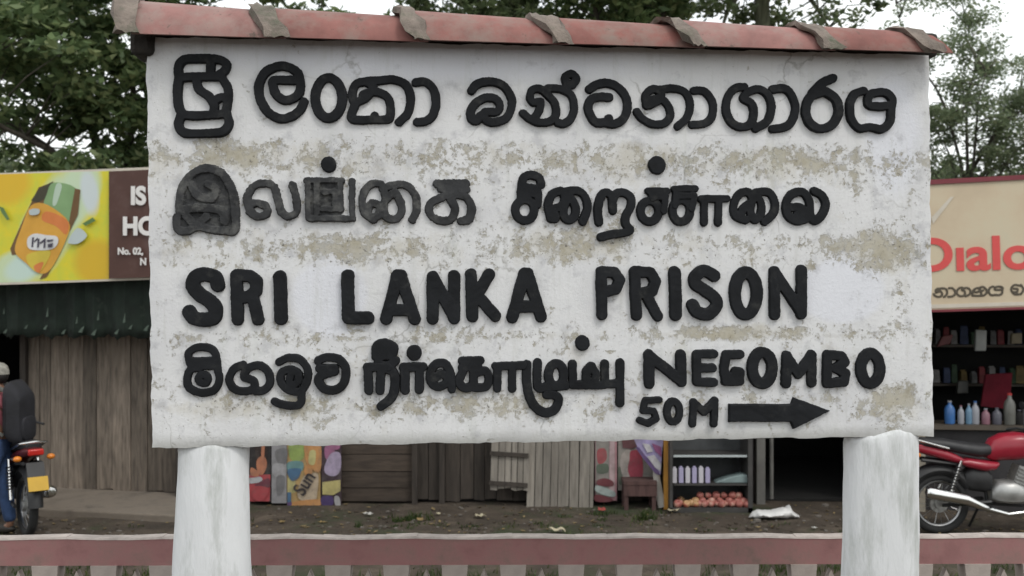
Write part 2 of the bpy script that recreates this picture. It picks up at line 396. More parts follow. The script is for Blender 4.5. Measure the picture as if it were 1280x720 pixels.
def panel():
    nx, nz_ = 120, 64; V = []; f = []
    for back in (0, 1):
        for j in range(nz_ + 1):
            for i in range(nx + 1):
                u, t = i / nx, j / nz_
                lx = a_[0] + (d_[0] - a_[0]) * t; rx = b_[0] + (c_[0] - b_[0]) * t
                lz = a_[1] + (b_[1] - a_[1]) * u; hz = d_[1] + (c_[1] - d_[1]) * u
                x = lx + (rx - lx) * u; z = lz + (hz - lz) * t
                e = .004
                if i in (0, nx): x += e * math.sin(z * 31 + i) * .6 + e * random.uniform(-.5, .5)
                if j in (0, nz_): z += e * math.sin(x * 23 + j) * .6 + e * random.uniform(-.5, .5)
                y = (TH if back else 0) + .0025 * math.sin(x * 5 + z * 3) + .0015 * math.sin(x * 17 - z * 11)
                if (i in (0, nx) or j in (0, nz_)): y += -.007 if back else .007
                V.append((x, y, z))
    n1 = (nx + 1) * (nz_ + 1); id_ = lambda i, j, b: b * n1 + j * (nx + 1) + i
    for j in range(nz_):
        for i in range(nx):
            f.append((id_(i, j, 0), id_(i + 1, j, 0), id_(i + 1, j + 1, 0), id_(i, j + 1, 0)))
            f.append((id_(i, j, 1), id_(i, j + 1, 1), id_(i + 1, j + 1, 1), id_(i + 1, j, 1)))
    for i in range(nx):
        f.append((id_(i, 0, 0), id_(i, 0, 1), id_(i + 1, 0, 1), id_(i + 1, 0, 0))); f.append((id_(i, nz_, 0), id_(i + 1, nz_, 0), id_(i + 1, nz_, 1), id_(i, nz_, 1)))
    for j in range(nz_):
        f.append((id_(0, j, 0), id_(0, j + 1, 0), id_(0, j + 1, 1), id_(0, j, 1))); f.append((id_(nx, j, 0), id_(nx, j, 1), id_(nx, j + 1, 1), id_(nx, j + 1, 0)))
    mb = MB(); mb.add(V, f); mb.build('panel', WALLP, sign, smooth=True, angle=40)
panel()
POSTP = mat('whitewashed_post', (.67, .68, .69), .85, .08, 3, (1.4, 1.4, .3), dirt=(.33, .35, .32), dirt_lo=.48, dirt_hi=.74, dscale=7, bmp=.7, bdist=.01)
for (px0, px1, qx0, qx1, sd_) in ((222, 311, 216, 315, 1), (1056, 1147, 1052, 1146, 5)):
    x0, _ = SF.hit(px0, 600, TH / 2); x1, _ = SF.hit(px1, 600, TH / 2); y0, _ = SF.hit(qx0, 715, TH / 2); y1, _ = SF.hit(qx1, 715, TH / 2)
    _, zt = SF.hit((px0 + px1) / 2, 552, 0); zt = SZ0
    zlow = SF.hit(qx0, 715, TH / 2)[1]
    mb = MB(); V = []; f = []; n = 40; zs = [-.1] + list(np.linspace(0, zt - .03, 40)) + [zt - .012, zt + .006, zt + (.009 if sd_ == 1 else .016)]
    for k, z in enumerate(zs):
        t = max(0, min(1.2, (zt - .12 - z) / (zt - .12 - zlow)))
        cx = ((x0 + x1) * (1 - t) + (y0 + y1) * t) / 2; rr = ((x1 - x0) * (1 - t) + (y1 - y0) * t) / 2
        if z > zt - .02: rr *= {0: .995, 1: .97, 2: .9}[k - (len(zs) - 3)] if k >= len(zs) - 3 else 1
        for j in range(n):
            a = 2 * math.pi * j / n
            q = rr * (1 + .012 * math.sin(3 * a + z * 4 + sd_) + .010 * math.sin(5 * a - z * 9 + sd_) + .006 * math.sin(9 * a + z * 23))
            if k >= len(zs) - 3: q *= 1 + .02 * math.sin(4 * a + sd_)
            V.append((cx + q * math.cos(a), TH / 2 + q * math.sin(a) * ((.50 + .12 * max(0, min(1, (zt - z) / .2))) if sd_ == 1 else (.55 + .05 * max(0, min(1, (zt - z) / .2)))), z + (.004 * math.sin(3 * a + sd_) + .005 * math.sin(7 * a + sd_) + .004 * math.sin(13 * a) + (.014 * math.cos(a) if sd_ == 5 else 0) if k >= len(zs) - 3 else 0)))
    for i in range(len(zs) - 1):
        for j in range(n): f.append((i * n + j, i * n + (j + 1) % n, (i + 1) * n + (j + 1) % n, (i + 1) * n + j))
    f.append(tuple((len(zs) - 1) * n + j for j in range(n)))
    mb.add(V, f); mb.build('post', POSTP, sign, smooth=True, angle=0)
# cap of ridge tiles
TILE = mat('faded_red_tile', (.235, .082, .066), .78, .3, 6, dirt=(.25, .175, .145), dirt_lo=.45, dirt_hi=.72, dscale=8, bmp=.3, bdist=.004)
MORT = mat('grey_mortar', (.20, .165, .14), .95, .35, 14, dirt=(.10, .11, .075), dirt_lo=.5, dirt_hi=.7, dscale=9, bmp=.9, bdist=.01)
prof = [(-.105, 2.928), (-.100, 2.955), (-.080, 2.992), (-.040, 3.034), (.012, 3.058), (.07, 3.064)]
prof = prof + [(.14 - y, z) for y, z in prof[-2::-1]]
def tile(x0, x1, s0, s1, m, name, slant=-.085, lump=0, th=.016, seed=0):
    r = random.Random(seed); V = []; f = []; n = len(prof); K = 7
    for inner in (0, 1):
        for k in range(K):
            u = k / (K - 1); sc = s0 + (s1 - s0) * u
            for (y, z) in prof:
                q = sc * (1 - inner * .1); yy = .07 + (y - .07) * q; xk = (x0 + (x1 - x0) * u - SX0) / (SX1 - SX0); zz = 2.935 + .006 * xk + (z - 2.935) * (sc - inner * 0.15) * (1.06 - .20 * xk)
                if not inner: zz += 0
                sl = slant * (z - 2.928) / .16
                jit = lump * r.uniform(-1, 1)
                V.append((x0 + (x1 - x0) * u + sl + (jit if k in (0, K - 1) else 0), yy - abs(jit) * .3, zz + jit * .5))
    id_ = lambda i, k, b: b * K * n + k * n + i
    for k in range(K - 1):
        for i in range(n - 1):
            f.append((id_(i, k, 0), id_(i, k + 1, 0), id_(i + 1, k + 1, 0), id_(i + 1, k, 0))); f.append((id_(i, k, 1), id_(i + 1, k, 1), id_(i + 1, k + 1, 1), id_(i, k + 1, 1)))
        f.append((id_(0, k, 0), id_(0, k, 1), id_(0, k + 1, 1), id_(0, k + 1, 0))); f.append((id_(n - 1, k, 0), id_(n - 1, k + 1, 0), id_(n - 1, k + 1, 1), id_(n - 1, k, 1)))
    for i in range(n - 1):
        f.append((id_(i, 0, 0), id_(i + 1, 0, 0), id_(i + 1, 0, 1), id_(i, 0, 1))); f.append((id_(i, K - 1, 0), id_(i, K - 1, 1), id_(i + 1, K - 1, 1), id_(i + 1, K - 1, 0)))
    mb = MB(); mb.add(V, f); return mb.build(name, m, sign, smooth=True, angle=50)
jp = [166, 350, 529, 706, 876, 1040, 1172]
jx = [SF.hit(p, 45, -.1)[0] for p in jp]; jx.append(SF.hit(1194, 60, -.1)[0])
for i in range(7):
    tile(jx[i], jx[i + 1] + (.02 if i < 6 else 0), (1.13, 1.06, 1.12, 1.05, 1.10, 1.06, .97)[i], (.96, .93, .97, .92, .95, .96, .9)[i], TILE, 'ridge_tile', slant=-.085 if i else -.05, seed=i)
    tile(jx[i] - (.045 if i else .05), jx[i] + .028 + .012 * (i % 2), (1.34, 1.17, 1.22, 1.16, 1.2, 1.17, 1.12)[i], (1.2, 1.12, 1.15, 1.1, 1.13, 1.11, 1.05)[i], MORT, 'mortar_joint', slant=(-.04, -.10, -.075, -.10, -.12, -.09, -.11)[i], lump=.013, th=.03, seed=20 + i)
DARKM = mat('shade_black_mortar', (.035, .03, .026), .95, .4, 12, bmp=.8)  # mortar coloured near-black to carry the shade in the hollow under the tiles
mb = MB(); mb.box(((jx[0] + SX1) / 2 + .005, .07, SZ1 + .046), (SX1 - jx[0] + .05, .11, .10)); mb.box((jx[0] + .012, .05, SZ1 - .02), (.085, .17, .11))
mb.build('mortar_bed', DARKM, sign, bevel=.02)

# lettering: strokes read off the photograph, each crop with its own origin and scale
CR = {'A': (200, 50, 5.141), 'B': (380, 50, 5.141), 'C': (560, 70, 5.141), 'D': (720, 70, 5.141), 'E': (900, 70, 5.141), 'F': (200, 180, 5.141),
      'G': (400, 180, 5.141), 'H': (620, 180, 5.141), 'I': (820, 180, 5.142), 'J': (200, 310, 4.571), 'K': (460, 310, 4.571), 'L': (730, 310, 4.267),
      'M': (210, 420, 5.333), 'N': (430, 410, 6.0), 'O': (600, 410, 6.0), 'P': (780, 420, 3.765)}
def ell(cx, cy, rx, ry, n=20): return [(cx + rx * math.cos(2 * math.pi * k / n), cy + ry * math.sin(2 * math.pi * k / n)) for k in range(n + 1)]
def pp(s): v = [float(q) for q in s.replace(',', ' ').split()]; return list(zip(v[::2], v[1::2]))
# (crop, half width, rounded?, strokes [, half width of a stroke])
LET = [
 ('A', 26, 1, ['125,250 122,175 160,128 260,122 380,128 430,160 412,205 370,232', '330,140 325,225', '125,245 230,238 400,240', '125,245 115,330 122,430 150,478',
               '395,240 437,310 438,390 425,470', '238,255 250,315 315,365 350,420 345,470', '345,400 395,372 428,385', '140,482 260,488 420,476', '140,482 122,550 160,598 280,602 400,592 444,540 430,475']),
 ('A', 27, 1, ['926,402 890,465 800,508 710,478 652,400 636,310 668,222 740,178 820,174 885,215 905,300 880,362 810,388 752,358 728,300 738,262 865,262']),
 ('B', 29, 1, [ell(160, 375, 86, 128)]),
 ('B', 26, 1, ['612,530 668,470 686,380 655,292 580,258 490,262 400,268', '310,360 328,295 385,272 440,300 425,345 380,385 325,400 308,350', '335,400 305,500 370,518 450,512 545,508 555,430 530,365 450,335 380,355', '455,512 455,490']),
 ('B', 26, 1, ['718,276 780,272 832,320 848,400 830,480 785,522 728,530']),
 ('C', 26, 1, ['150,225 190,182 270,166 350,190 402,260 407,330 372,400 300,428 245,415 235,365 310,360 333,325 305,280 245,270 185,298 148,352 150,402 180,418 208,385']),
 ('C', 25, 1, ['482,370 520,402 575,428 640,425 688,390 690,320 650,262 590,214 540,222 527,272 550,300 592,295 585,350 560,390', '640,210 720,214 788,252 810,330 790,400 745,436 705,430', '770,205 752,140 790,118 822,148 795,190']),
 ('D', 27, 1, ['85,215 130,188 200,176 270,206 318,270 328,340 300,408 240,438 180,430 115,422 76,340 96,282 150,266 210,268', '210,425 210,405']),
 ('D', 25, 1, ['388,362 420,402 485,438 560,436 600,395 592,330 545,280 480,285', '450,320 444,255 488,216 540,232 530,285 470,318', '520,222 620,210 700,240 730,320 708,400 650,455']),
 ('D', 25, 1, ['752,226 820,230 872,300 874,380 832,432 742,444']),
 ('E', 26, 1, ['152,202 90,212 42,280 36,360 70,430 130,458 190,440 212,370 195,305 145,275 178,236 240,216 300,250 326,330 300,420 222,468']),
 ('E', 26, 1, ['335,216 420,216 470,290 476,370 430,450 332,472']),
 ('E', 28, 1, ['655,232 575,268 545,350 570,430 640,468 720,440 758,360 740,280 675,232', '590,240 655,175 718,146']),
 ('E', 26, 1, ['918,226 860,250 830,320 840,410 890,466 960,458 1030,472 1085,430 1094,340 1100,280 1050,236 960,250 946,312 1000,326 1080,322']),
 # second line
 ('F', 25, 1, ['128,440 140,300 205,200 300,160 395,188 462,290 484,400 484,550 420,556 320,552 250,528 175,562 118,545 112,470', '205,262 250,335 335,352 362,292 310,262', '130,425 260,412 390,430 420,500', '170,460 230,520 300,470'], 'worn', '130,440 140,300 205,200 300,160 395,188 462,290 484,400 484,550 250,550 118,545'),
 ('F', 23, 1, ['675,395 690,440 645,465 590,448 582,402 625,378 662,396', '578,430 562,350 602,274 670,252 732,275 755,350 782,440 830,464 878,430 872,340 850,265'], 'worn'),
 ('G', 20, 0, ['-85,235 140,235', '-75,240 -75,480 215,480', '205,240 208,480', '-20,250 -20,450', '130,240 135,420 20,420', '30,310 95,310 98,400'], 'worn', '-90,230 140,230 140,480 -90,480'),
 ('G', 45, 0, ['55,128 57,135']),
 ('G', 24, 1, ['345,485 285,440 275,340 322,268 392,262 420,335', '305,430 330,382 385,402 372,460 332,480', '462,320 412,375 420,460 470,488 518,450 520,380 480,312', '400,290 480,264 560,270 614,340 620,430 592,486'], 'worn'),
 ('G', 26, 1, ['755,256 938,256', '780,290 938,292', '780,345 712,382 706,450 762,490 838,488 868,420 838,350 798,262', '810,330 920,335 972,400 960,478 905,498'], 'half'),
 ('H', 26, 1, [ell(184, 426, 60, 66), '160,345 165,280 175,222 225,200 275,220 288,262', '180,280 262,300 266,390', '160,310 270,325']),
 ('H', 26, 1, ['350,480 332,400 360,325 420,306 440,352 420,402 372,422 380,482', '442,380 430,450 460,488 500,470 510,410 480,352 440,330', '440,308 520,302 570,340 586,410 556,500']),
 ('H', 26, 1, ['660,502 652,420 668,350 702,312 740,340 750,430', '750,360 770,322 815,312 860,342 864,400 830,470 832,520 858,552 820,570 740,580 672,600']),
 ('H', 54, 0, ['1030,135 1032,140']),
 ('H', 26, 1, [ell(985, 432, 58, 66)]), ('H', 24, 0, ['975,303 1095,303', '1000,340 1085,342 1072,430', '990,310 1000,350']),
 ('I', 26, 1, [ell(160, 430, 56, 70)]), ('I', 24, 0, ['115,292 248,288', '125,335 240,335 225,420', '125,300 118,400']),
 ('I', 25, 0, ['285,355 450,352', '305,360 305,508', '397,360 395,508']),
 ('I', 26, 1, ['572,490 502,460 496,390 532,322 590,312 612,370 552,420 540,480', '622,340 602,430 630,490 668,450 670,380 632,322', '640,312 720,312 758,380 748,450 692,502']),
 ('I', 27, 1, ['960,482 900,494 842,460 832,380 872,322 938,312 978,370 984,450 1012,494 1060,460 1084,390 1060,332 1012,304', '865,410 918,408 938,440 900,458']),
 # third line
 ('J', 36, 1, ['332,212 316,168 258,150 205,168 190,215 225,262 288,305 320,350 308,398 250,410 195,398 170,365']),
 ('J', 33, 0, ['438,155 445,408', '440,155 515,160 552,190 550,245 510,278 440,290', '535,290 562,408']),
 ('J', 36, 0, ['686,165 692,402']),
 ('J', 35, 0, ['1073,158 1076,398 1188,400']),
 ('K', 33, 0, ['168,158 105,405', '186,158 266,405', '125,355 245,355', '168,158 190,158']),
 ('K', 33, 0, ['370,165 370,402', '492,160 492,402', '372,168 490,392']),
 ('K', 33, 0, ['588,150 596,392', '692,150 622,268 726,388']),
 ('K', 33, 0, ['892,146 824,396', '912,146 986,392', '850,335 955,335', '892,146 912,146']),
 ('L', 29, 0, ['90,128 95,355', '90,126 160,130 188,172 168,220 108,235']),
 ('L', 29, 0, ['268,128 278,358', '268,126 350,130 378,178 362,228 290,245', '325,245 390,362']),
 ('L', 33, 0, ['482,130 487,354']),
 ('L', 31, 1, ['692,148 640,122 592,150 592,190 640,225 690,262 704,310 660,352 602,342 577,305']),
 ('L', 31, 1, [ell(860, 242, 58, 112)]),
 ('L', 30, 0, ['1010,125 1012,355', '1155,120 1154,352', '1010,128 1150,335']),
 # fourth line
 ('M', 24, 1, ['148,178 140,112 200,76 280,82 322,130 332,220 345,290 310,358 230,378 150,350 130,290 155,222 220,210', '150,166 230,166 310,160', '330,200 240,200', ell(238, 285, 32, 28)]),
 ('M', 25, 1, ['502,190 440,220 412,290 442,350 510,368 572,350 570,300 510,270 540,212 610,196 668,240 680,310 642,358 586,368']),
 ('M', 24, 1, ['742,172 800,146 880,156 930,220 930,290 885,365 800,358 752,300 762,242 820,222 868,250 868,300 832,328 812,300 822,255', '890,370 888,438 850,464 760,455 712,436']),
 ('M', 27, 1, ['1002,165 1060,142 1140,156 1184,220 1174,310 1120,358 1050,354 1008,310 1014,268 1070,246 1112,235', '1012,215 1110,215']),
 ('N', 32, 0, ['180,295 185,468', '278,295 270,468', '175,295 330,292']), ('N', 32, 1, ['242,215 245,140 305,112 372,150 352,205 290,190 258,262 330,282 385,245', '290,300 368,330 384,420 358,518 278,588', ell(305, 175, 30, 30)]),
 ('N', 53, 0, ['525,183 527,188']), ('N', 34, 0, ['448,295 592,290', '458,300 458,466', '565,295 565,458']),
 ('N', 30, 1, ['808,460 800,350 760,272 700,266 652,320 652,400 700,438 758,420 770,370 720,342 690,372']),
 ('N', 30, 1, ['885,245 1020,242', '885,295 1005,290', '900,255 888,330 862,400 900,448 965,430 970,360 960,262', '972,342 1060,322 1084,390 1058,440 980,446']),
 ('O', 32, 0, ['115,285 320,280', '130,290 128,452', '240,285 240,452']),
 ('O', 33, 1, ['348,272 348,400 372,520 420,598 490,634 560,608 588,540 560,505 500,498']), ('O', 32, 1, ['430,258 430,435 500,440 640,430', ell(570, 350, 58, 84)]),
 ('O', 52, 0, ['765,108 766,114']), ('O', 33, 0, ['692,268 694,425 850,425', '850,425 868,345 832,285 795,322 792,420']),
 ('O', 33, 0, ['933,268 933,418 1045,418', '1048,262 1047,560', '860,428 935,422']),
 ('P', 25, 0, ['115,88 117,222', '265,88 268,215', '118,92 268,212']),
 ('P', 21, 0, ['338,88 340,215', '345,84 420,84', '345,150 412,150', '345,216 420,218']),
 ('P', 22, 0, ['542,85 478,88 468,150 474,212 540,212 542,168 520,166', '480,192 540,190']),
 ('P', 25, 1, [ell(648, 150, 46, 73)]),
 ('P', 24, 0, ['762,92 758,222', '878,88 878,218', '764,98 816,178 876,92']),
 ('P', 23, 0, ['950,88 950,222', '950,88 1018,92 1034,122 990,150 1038,175 1030,215 950,222']),
 ('P', 26, 1, [ell(1155, 152, 44, 70)]),
 ('P', 16, 0, ['165,300 98,304 88,350 138,352 150,388 112,410 70,396']), ('P', 17, 1, [ell(230, 355, 30, 48)]), ('P', 18, 0, ['325,310 320,412', '425,302 420,412', '326,312 374,358 424,304']),
]
BLACK = mat('weathered_black_paint', (.0125, .0135, .0155), .72, .3, 9, dirt=(.050, .050, .048), dirt_lo=.57, dirt_hi=.8, dscale=13, bmp=.5, bdist=.004, spec=.16)
WORN = mat('worn_grey_black_paint', (.040, .041, .043), .8, .4, 12, dirt=(.12, .12, .115), dirt_lo=.50, dirt_hi=.7, dscale=16, bmp=.8, bdist=.006, spec=.2)
HALF = mat('half_worn_black_paint', (.035, .036, .038), .75, .4, 12, dirt=(.10, .10, .098), dirt_lo=.52, dirt_hi=.76, dscale=14, bmp=.6, bdist=.005, spec=.2)
def loc(crop, p): ox, oy, s = CR[crop]; return SF.hit(ox + p[0] / s, oy + p[1] / s)
glyphs = {}
for gi, L in enumerate(LET):
    crop, hw, rnd, strokes = L[:4]; style = L[4] if len(L) > 4 else ''
    st = []
    for s in strokes:
        s = pp(s) if isinstance(s, str) else s
        q = np.array([loc(crop, p) for p in s]); q = smoothline(q) if rnd else q
        st.append((q, hw / CR[crop][2] * .00312 * (1.15 if rnd else 1.09)))
    fl = [[loc(crop, p) for p in pp(L[5])]] if len(L) > 5 else []
    glyphs[gi] = st
    relief('raised_letter', st, [], .019 if rnd else .021, .0036, .0024, .002, {'worn': WORN, 'half': HALF}.get(style, BLACK), sign, seed=gi * 7 + 1, rough=.0009 if not style else .0017, fills=fl)
arrow = [loc('P', p) for p in pp('490,318 780,318 792,284 968,350 792,440 776,404 490,404')]
relief('arrow', [], [arrow], .02, .0036, .0024, .002, BLACK, sign, seed=900, rough=.0008)

# ------------------------------------------------------------------ pink railing behind the sign
RY = 4.92
rail = thing('railing', 'low concrete railing with pink painted top beam behind the sign posts', 'railing', (0, RY, 0), R(.45))
PINK = mat('faded_pink_paint', (.30, .145, .14), .8, .28, 5, (1, 1, 1), dirt=(.16, .12, .10), dirt_lo=.47, dirt_hi=.72, dscale=5, bmp=.4, bdist=.005)
PALE = mat('worn_pale_edge', (.38, .33, .30), .9, .25, 12, bmp=.4)
BAL = mat('pale_pink_concrete', (.36, .31, .28), .9, .2, 6, dirt=(.2, .2, .16), dirt_lo=.55, dirt_hi=.75, dscale=6, bmp=.4)
zt = 2 - (672 - 360) / F * RY; zb = 2 - (706 - 360) / F * RY
mb = MB()
for k in range(60):
    x0 = -4.5 + k * .15; t0 = .003 * math.sin(k * 1.7); t1 = .003 * math.sin((k + 1) * 1.7)
    mb.hexa([(x0, 0, zb), (x0 + .15, 0, zb), (x0 + .15, 0, zt - .007 + t1), (x0, 0, zt - .007 + t0), (x0, .07, zb), (x0 + .15, .07, zb), (x0 + .15, .07, zt - .007 + t1), (x0, .07, zt - .007 + t0)])
mb.build('top_beam', PINK, rail)
mb = MB()
for k in range(60):
    x0 = -4.5 + k * .15; t0 = .003 * math.sin(k * 1.7); t1 = .003 * math.sin((k + 1) * 1.7); q0 = random.uniform(-.003, .003)
    mb.hexa([(x0, -.003, zt - .006 + t0), (x0 + .15, -.003, zt - .006 + t1), (x0 + .15, .004, zt + .002 + t1 + q0), (x0, .004, zt + .002 + t0), (x0, .074, zt - .014 + t0), (x0 + .15, .074, zt - .014 + t1), (x0 + .15, .07, zt + .002 + t1 + q0), (x0, .07, zt + .002 + t0)])
mb.build('top_skim', PALE, rail)
mb = MB(); mb.box((0, .075, .06), (9, .2, .12)); mb.build('base_beam', BAL, rail, bevel=.01)
step = .2755; xoff = (350 - 640) / F * RY
kb = None
for k in range(-15, 17):
    x = xoff + k * step
    if kb is None:
        mb = MB(); pr = [(.062, 0), (.058, -.05), (.040, -.17), (.028, -.26), (.040, -.36), (.062, -.47), (.066, zb * -1 + .12)]
        for (w0, z0), (w1, z1) in zip(pr[:-1], pr[1:]):
            mb.hexa([(-w1, 0, zb + z1), (w1, 0, zb + z1), (w0, 0, zb + z0), (-w0, 0, zb + z0), (-w1, .09, zb + z1), (w1, .09, zb + z1), (w0, .09, zb + z0), (-w0, .09, zb + z0)])
        kb = mb.build('baluster', BAL, rail); o = kb
        mb = MB(); mb.prism([(0, zb - .03), (.03, zb - .10), (.045, zb - .30), (.03, zb - .50), (-.03, zb - .50), (-.045, zb - .30), (-.03, zb - .10)], .02, .06)
        kd = mb.build('pointed_infill', BAL, rail); d = kd
    else:
        o = kb.copy(); COL.objects.link(o); o.parent = rail; d = kd.copy(); COL.objects.link(d); d.parent = rail
    o.location = (x, -.01, 0); d.location = (x + step / 2, .0, 0)

# ------------------------------------------------------------------ helpers for the shops
def planks(mb, x0, x1, z0, z1, y, wd=.16, th=.025, vertical=True, seed=0, ragged=.03, mi=0):
    r = random.Random(seed)
    if vertical:
        x = x0
        while x < x1 - .02:
            w_ = min(r.uniform(.75, 1.3) * wd, x1 - x); dy = r.uniform(-.008, .008); t = r.uniform(-.01, .01)
            za = z0 + r.uniform(0, ragged); zb_ = z1 - r.uniform(0, ragged * .5)
            mb.hexa([(x + .004, y + dy, za), (x + w_ - .004, y + dy + t * .5, za + r.uniform(-.5, .5) * ragged), (x + w_ - .004 + t, y + dy, zb_), (x + .004 + t, y + dy, zb_),
                     (x + .004, y + dy + th, za), (x + w_ - .004, y + dy + th, za), (x + w_ - .004 + t, y + dy + th, zb_), (x + .004 + t, y + dy + th, zb_)], mi); x += w_
    else:
        z = z0
        while z < z1 - .02:
            w_ = min(r.uniform(.85, 1.15) * wd, z1 - z); dy = r.uniform(-.006, .006)
            mb.hexa([(x0, y + dy, z + .004), (x1, y + dy, z + .004 + r.uniform(-.006, .006)), (x1, y + dy, z + w_ - .004), (x0, y + dy, z + w_ - .004),
                     (x0, y + dy + th, z + .004), (x1, y + dy + th, z + .004), (x1, y + dy + th, z + w_ - .004), (x0, y + dy + th, z + w_ - .004)], mi); z += w_
def wood(name, base, var=.4, island=.3, dirt=(.02, .018, .015), horiz=False):
    return mat(name, base, .88, var, 4, (1, 6, 7) if horiz else (7, 6, .8), dirt=dirt, dirt_lo=.55, dirt_hi=.8, dscale=2.0, island=island, bmp=.5)
WOODL = wood('weathered_brown_planks', (.145, .118, .094), .5, .42); WOODD = wood('dark_horizontal_boards', (.050, .037, .028), horiz=True)
WOODV = wood('dark_vertical_boards', (.040, .032, .026)); GREYW = wood('bleached_grey_planks', (.20, .18, .155), .3, .22, (.06, .052, .042))
DARK = mat('shade_black_interior', (.010, .0095, .009), .95, .3, 3)  # near-black puts the rooms' shade into the colour; one black bottle shares it
ROOF = mat('rusty_roof_sheet', (.12, .085, .065), .8, .35, 3, bmp=.3)
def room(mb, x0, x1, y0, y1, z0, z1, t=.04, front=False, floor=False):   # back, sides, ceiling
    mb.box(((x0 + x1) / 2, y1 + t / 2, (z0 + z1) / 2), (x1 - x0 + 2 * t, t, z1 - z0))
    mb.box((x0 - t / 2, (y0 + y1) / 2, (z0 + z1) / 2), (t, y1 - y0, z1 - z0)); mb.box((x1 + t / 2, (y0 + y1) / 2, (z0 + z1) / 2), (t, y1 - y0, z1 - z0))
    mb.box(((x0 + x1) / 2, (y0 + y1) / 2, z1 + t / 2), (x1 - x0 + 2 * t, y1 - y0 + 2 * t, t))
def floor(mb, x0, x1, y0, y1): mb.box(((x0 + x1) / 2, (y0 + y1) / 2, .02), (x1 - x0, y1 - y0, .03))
def ridged_roof(mb, x0, x1, y0, y1, z0, z1, n=40, t=.02):
    for k in range(n):
        xa = x0 + (x1 - x0) * k / n; xb = x0 + (x1 - x0) * (k + 1) / n; ra = .012 * (k % 2); rb = .012 * ((k + 1) % 2)
        mb.hexa([(xa, y0, z0 + ra), (xb, y0, z0 + rb), (xb, y0, z0 + rb + t), (xa, y0, z0 + ra + t), (xa, y1, z1 + ra), (xb, y1, z1 + rb), (xb, y1, z1 + rb + t), (xa, y1, z1 + ra + t)])
def dull(name, rgb):  # darkening puts the shade on posters and banner into their colours
    g = sum(rgb) / 3; return mat(name, tuple((c * .82 + g * .18) * .82 for c in rgb), .75, .22, 9, dirt=(.11, .10, .09), dirt_lo=.5, dirt_hi=.85, dscale=7)
def faded(name, rgb):
    g = sum(rgb) / 3; return mat(name, tuple((c * .93 + g * .07) * .86 for c in rgb), .6, .14, 3, dirt=tuple(.7 * c + .05 for c in rgb), dirt_lo=.5, dirt_hi=.9, dscale=3)
def flat(name, rgb, rough=.55): return mat(name, rgb, rough, .10, 4)

# ------------------------------------------------------------------ left: plank shop under the drink hoarding
LF = Frame(-4.7, 12.1, GZ, -12)
shop = LF.thing('plank_shop', 'closed brown plank shop with dark green hanging valance, at the far left', 'shop')
xa = LF.hit(34, 500)[0]; xb = LF.hit(252, 500)[0]; ztop = LF.hit(100, 424)[1]
mb = MB(); planks(mb, xa, xb, .06, ztop + .5, 0, .19, seed=3); mb.build('plank_wall', WOODL, shop)
mb = MB(); planks(mb, xa - 4.5, xa - 1.1, .06, ztop + .5, 0, .19, seed=4); mb.build('plank_wall', WOODL, shop)
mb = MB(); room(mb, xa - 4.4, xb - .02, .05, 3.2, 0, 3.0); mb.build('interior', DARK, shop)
for xq in (xa - .02, xa - 1.12, xb - .04): mb = MB(); mb.box((xq, -.015, 1.2), (.075, .085, 2.4)); mb.build('door_jamb', WOODV, shop)
mb = MB(); mb.box((xb - .17, -.16, .95), (.09, .07, 1.9)); mb.build('leaning_post', WOODV, shop)
mb = MB(); ridged_roof(mb, xa - 4.6, xb + .3, -.50, 3.4, 2.72, 3.5); mb.build('roof', ROOF, shop)
# valance: a hanging cloth with a ragged hem
GREEN = mat('dark_green_valance', (.007, .014, .009), .9, .5, 6, dirt=(.025, .035, .026), dirt_lo=.6, dirt_hi=.75, dscale=5, bmp=.5)
yv = -.54; nxv = 90; V = []; f = []
x0v, x1v = LF.hit(-160, 400, yv)[0], LF.hit(262, 400, yv)[0]; zv1 = LF.hit(100, 350, yv)[1] + .05; zv0 = LF.hit(100, 421, yv)[1]
for i in range(nxv + 1):
    x = x0v + (x1v - x0v) * i / nxv
    for j in range(7):
        t = j / 6; y = yv + .035 * math.sin(x * 19 + 1.4 * math.sin(x * 5)) * (1 - t * .7) + .01 * math.sin(x * 51)
        V.append((x, y, zv0 + (zv1 - zv0) * t + (.02 * math.sin(x * 23) + .015 * math.sin(x * 61)) * (1 - t)))
for i in range(nxv):
    for j in range(6): f.append((i * 7 + j, (i + 1) * 7 + j, (i + 1) * 7 + j + 1, i * 7 + j + 1))
mb = MB(); mb.add(V, f); o = mb.build('valance', GREEN, shop, smooth=True)
so = o.modifiers.new('thickness', 'SOLIDIFY'); so.thickness = .006
LEAFY = mat('pale_valance_motif', (.07, .095, .075), .9, .4, 8)
mb = MB(); r = random.Random(5)
for px in range(-140, 250, 22):
    x, z = LF.hit(px + r.uniform(-4, 4), 412 + r.uniform(-5, 3), yv); s = r.uniform(.025, .045)
    mb.prism([(x - s, z - s * .8), (x + s * .2, z - s), (x + s * .9, z + s * .9), (x, z + s * .3)], yv - .062, yv - .055)
for px in range(-130, 250, 37):
    x, z = LF.hit(px + r.uniform(-9, 9), 396 + r.uniform(-8, 5), yv); s = r.uniform(.02, .04)
    mb.prism([(x - s * .4, z - s * 1.4), (x + s * .4, z - s * 1.2), (x + s * .3, z + s * 1.6)], yv - .062, yv - .055)
mb.build('valance_motif', LEAFY, o)
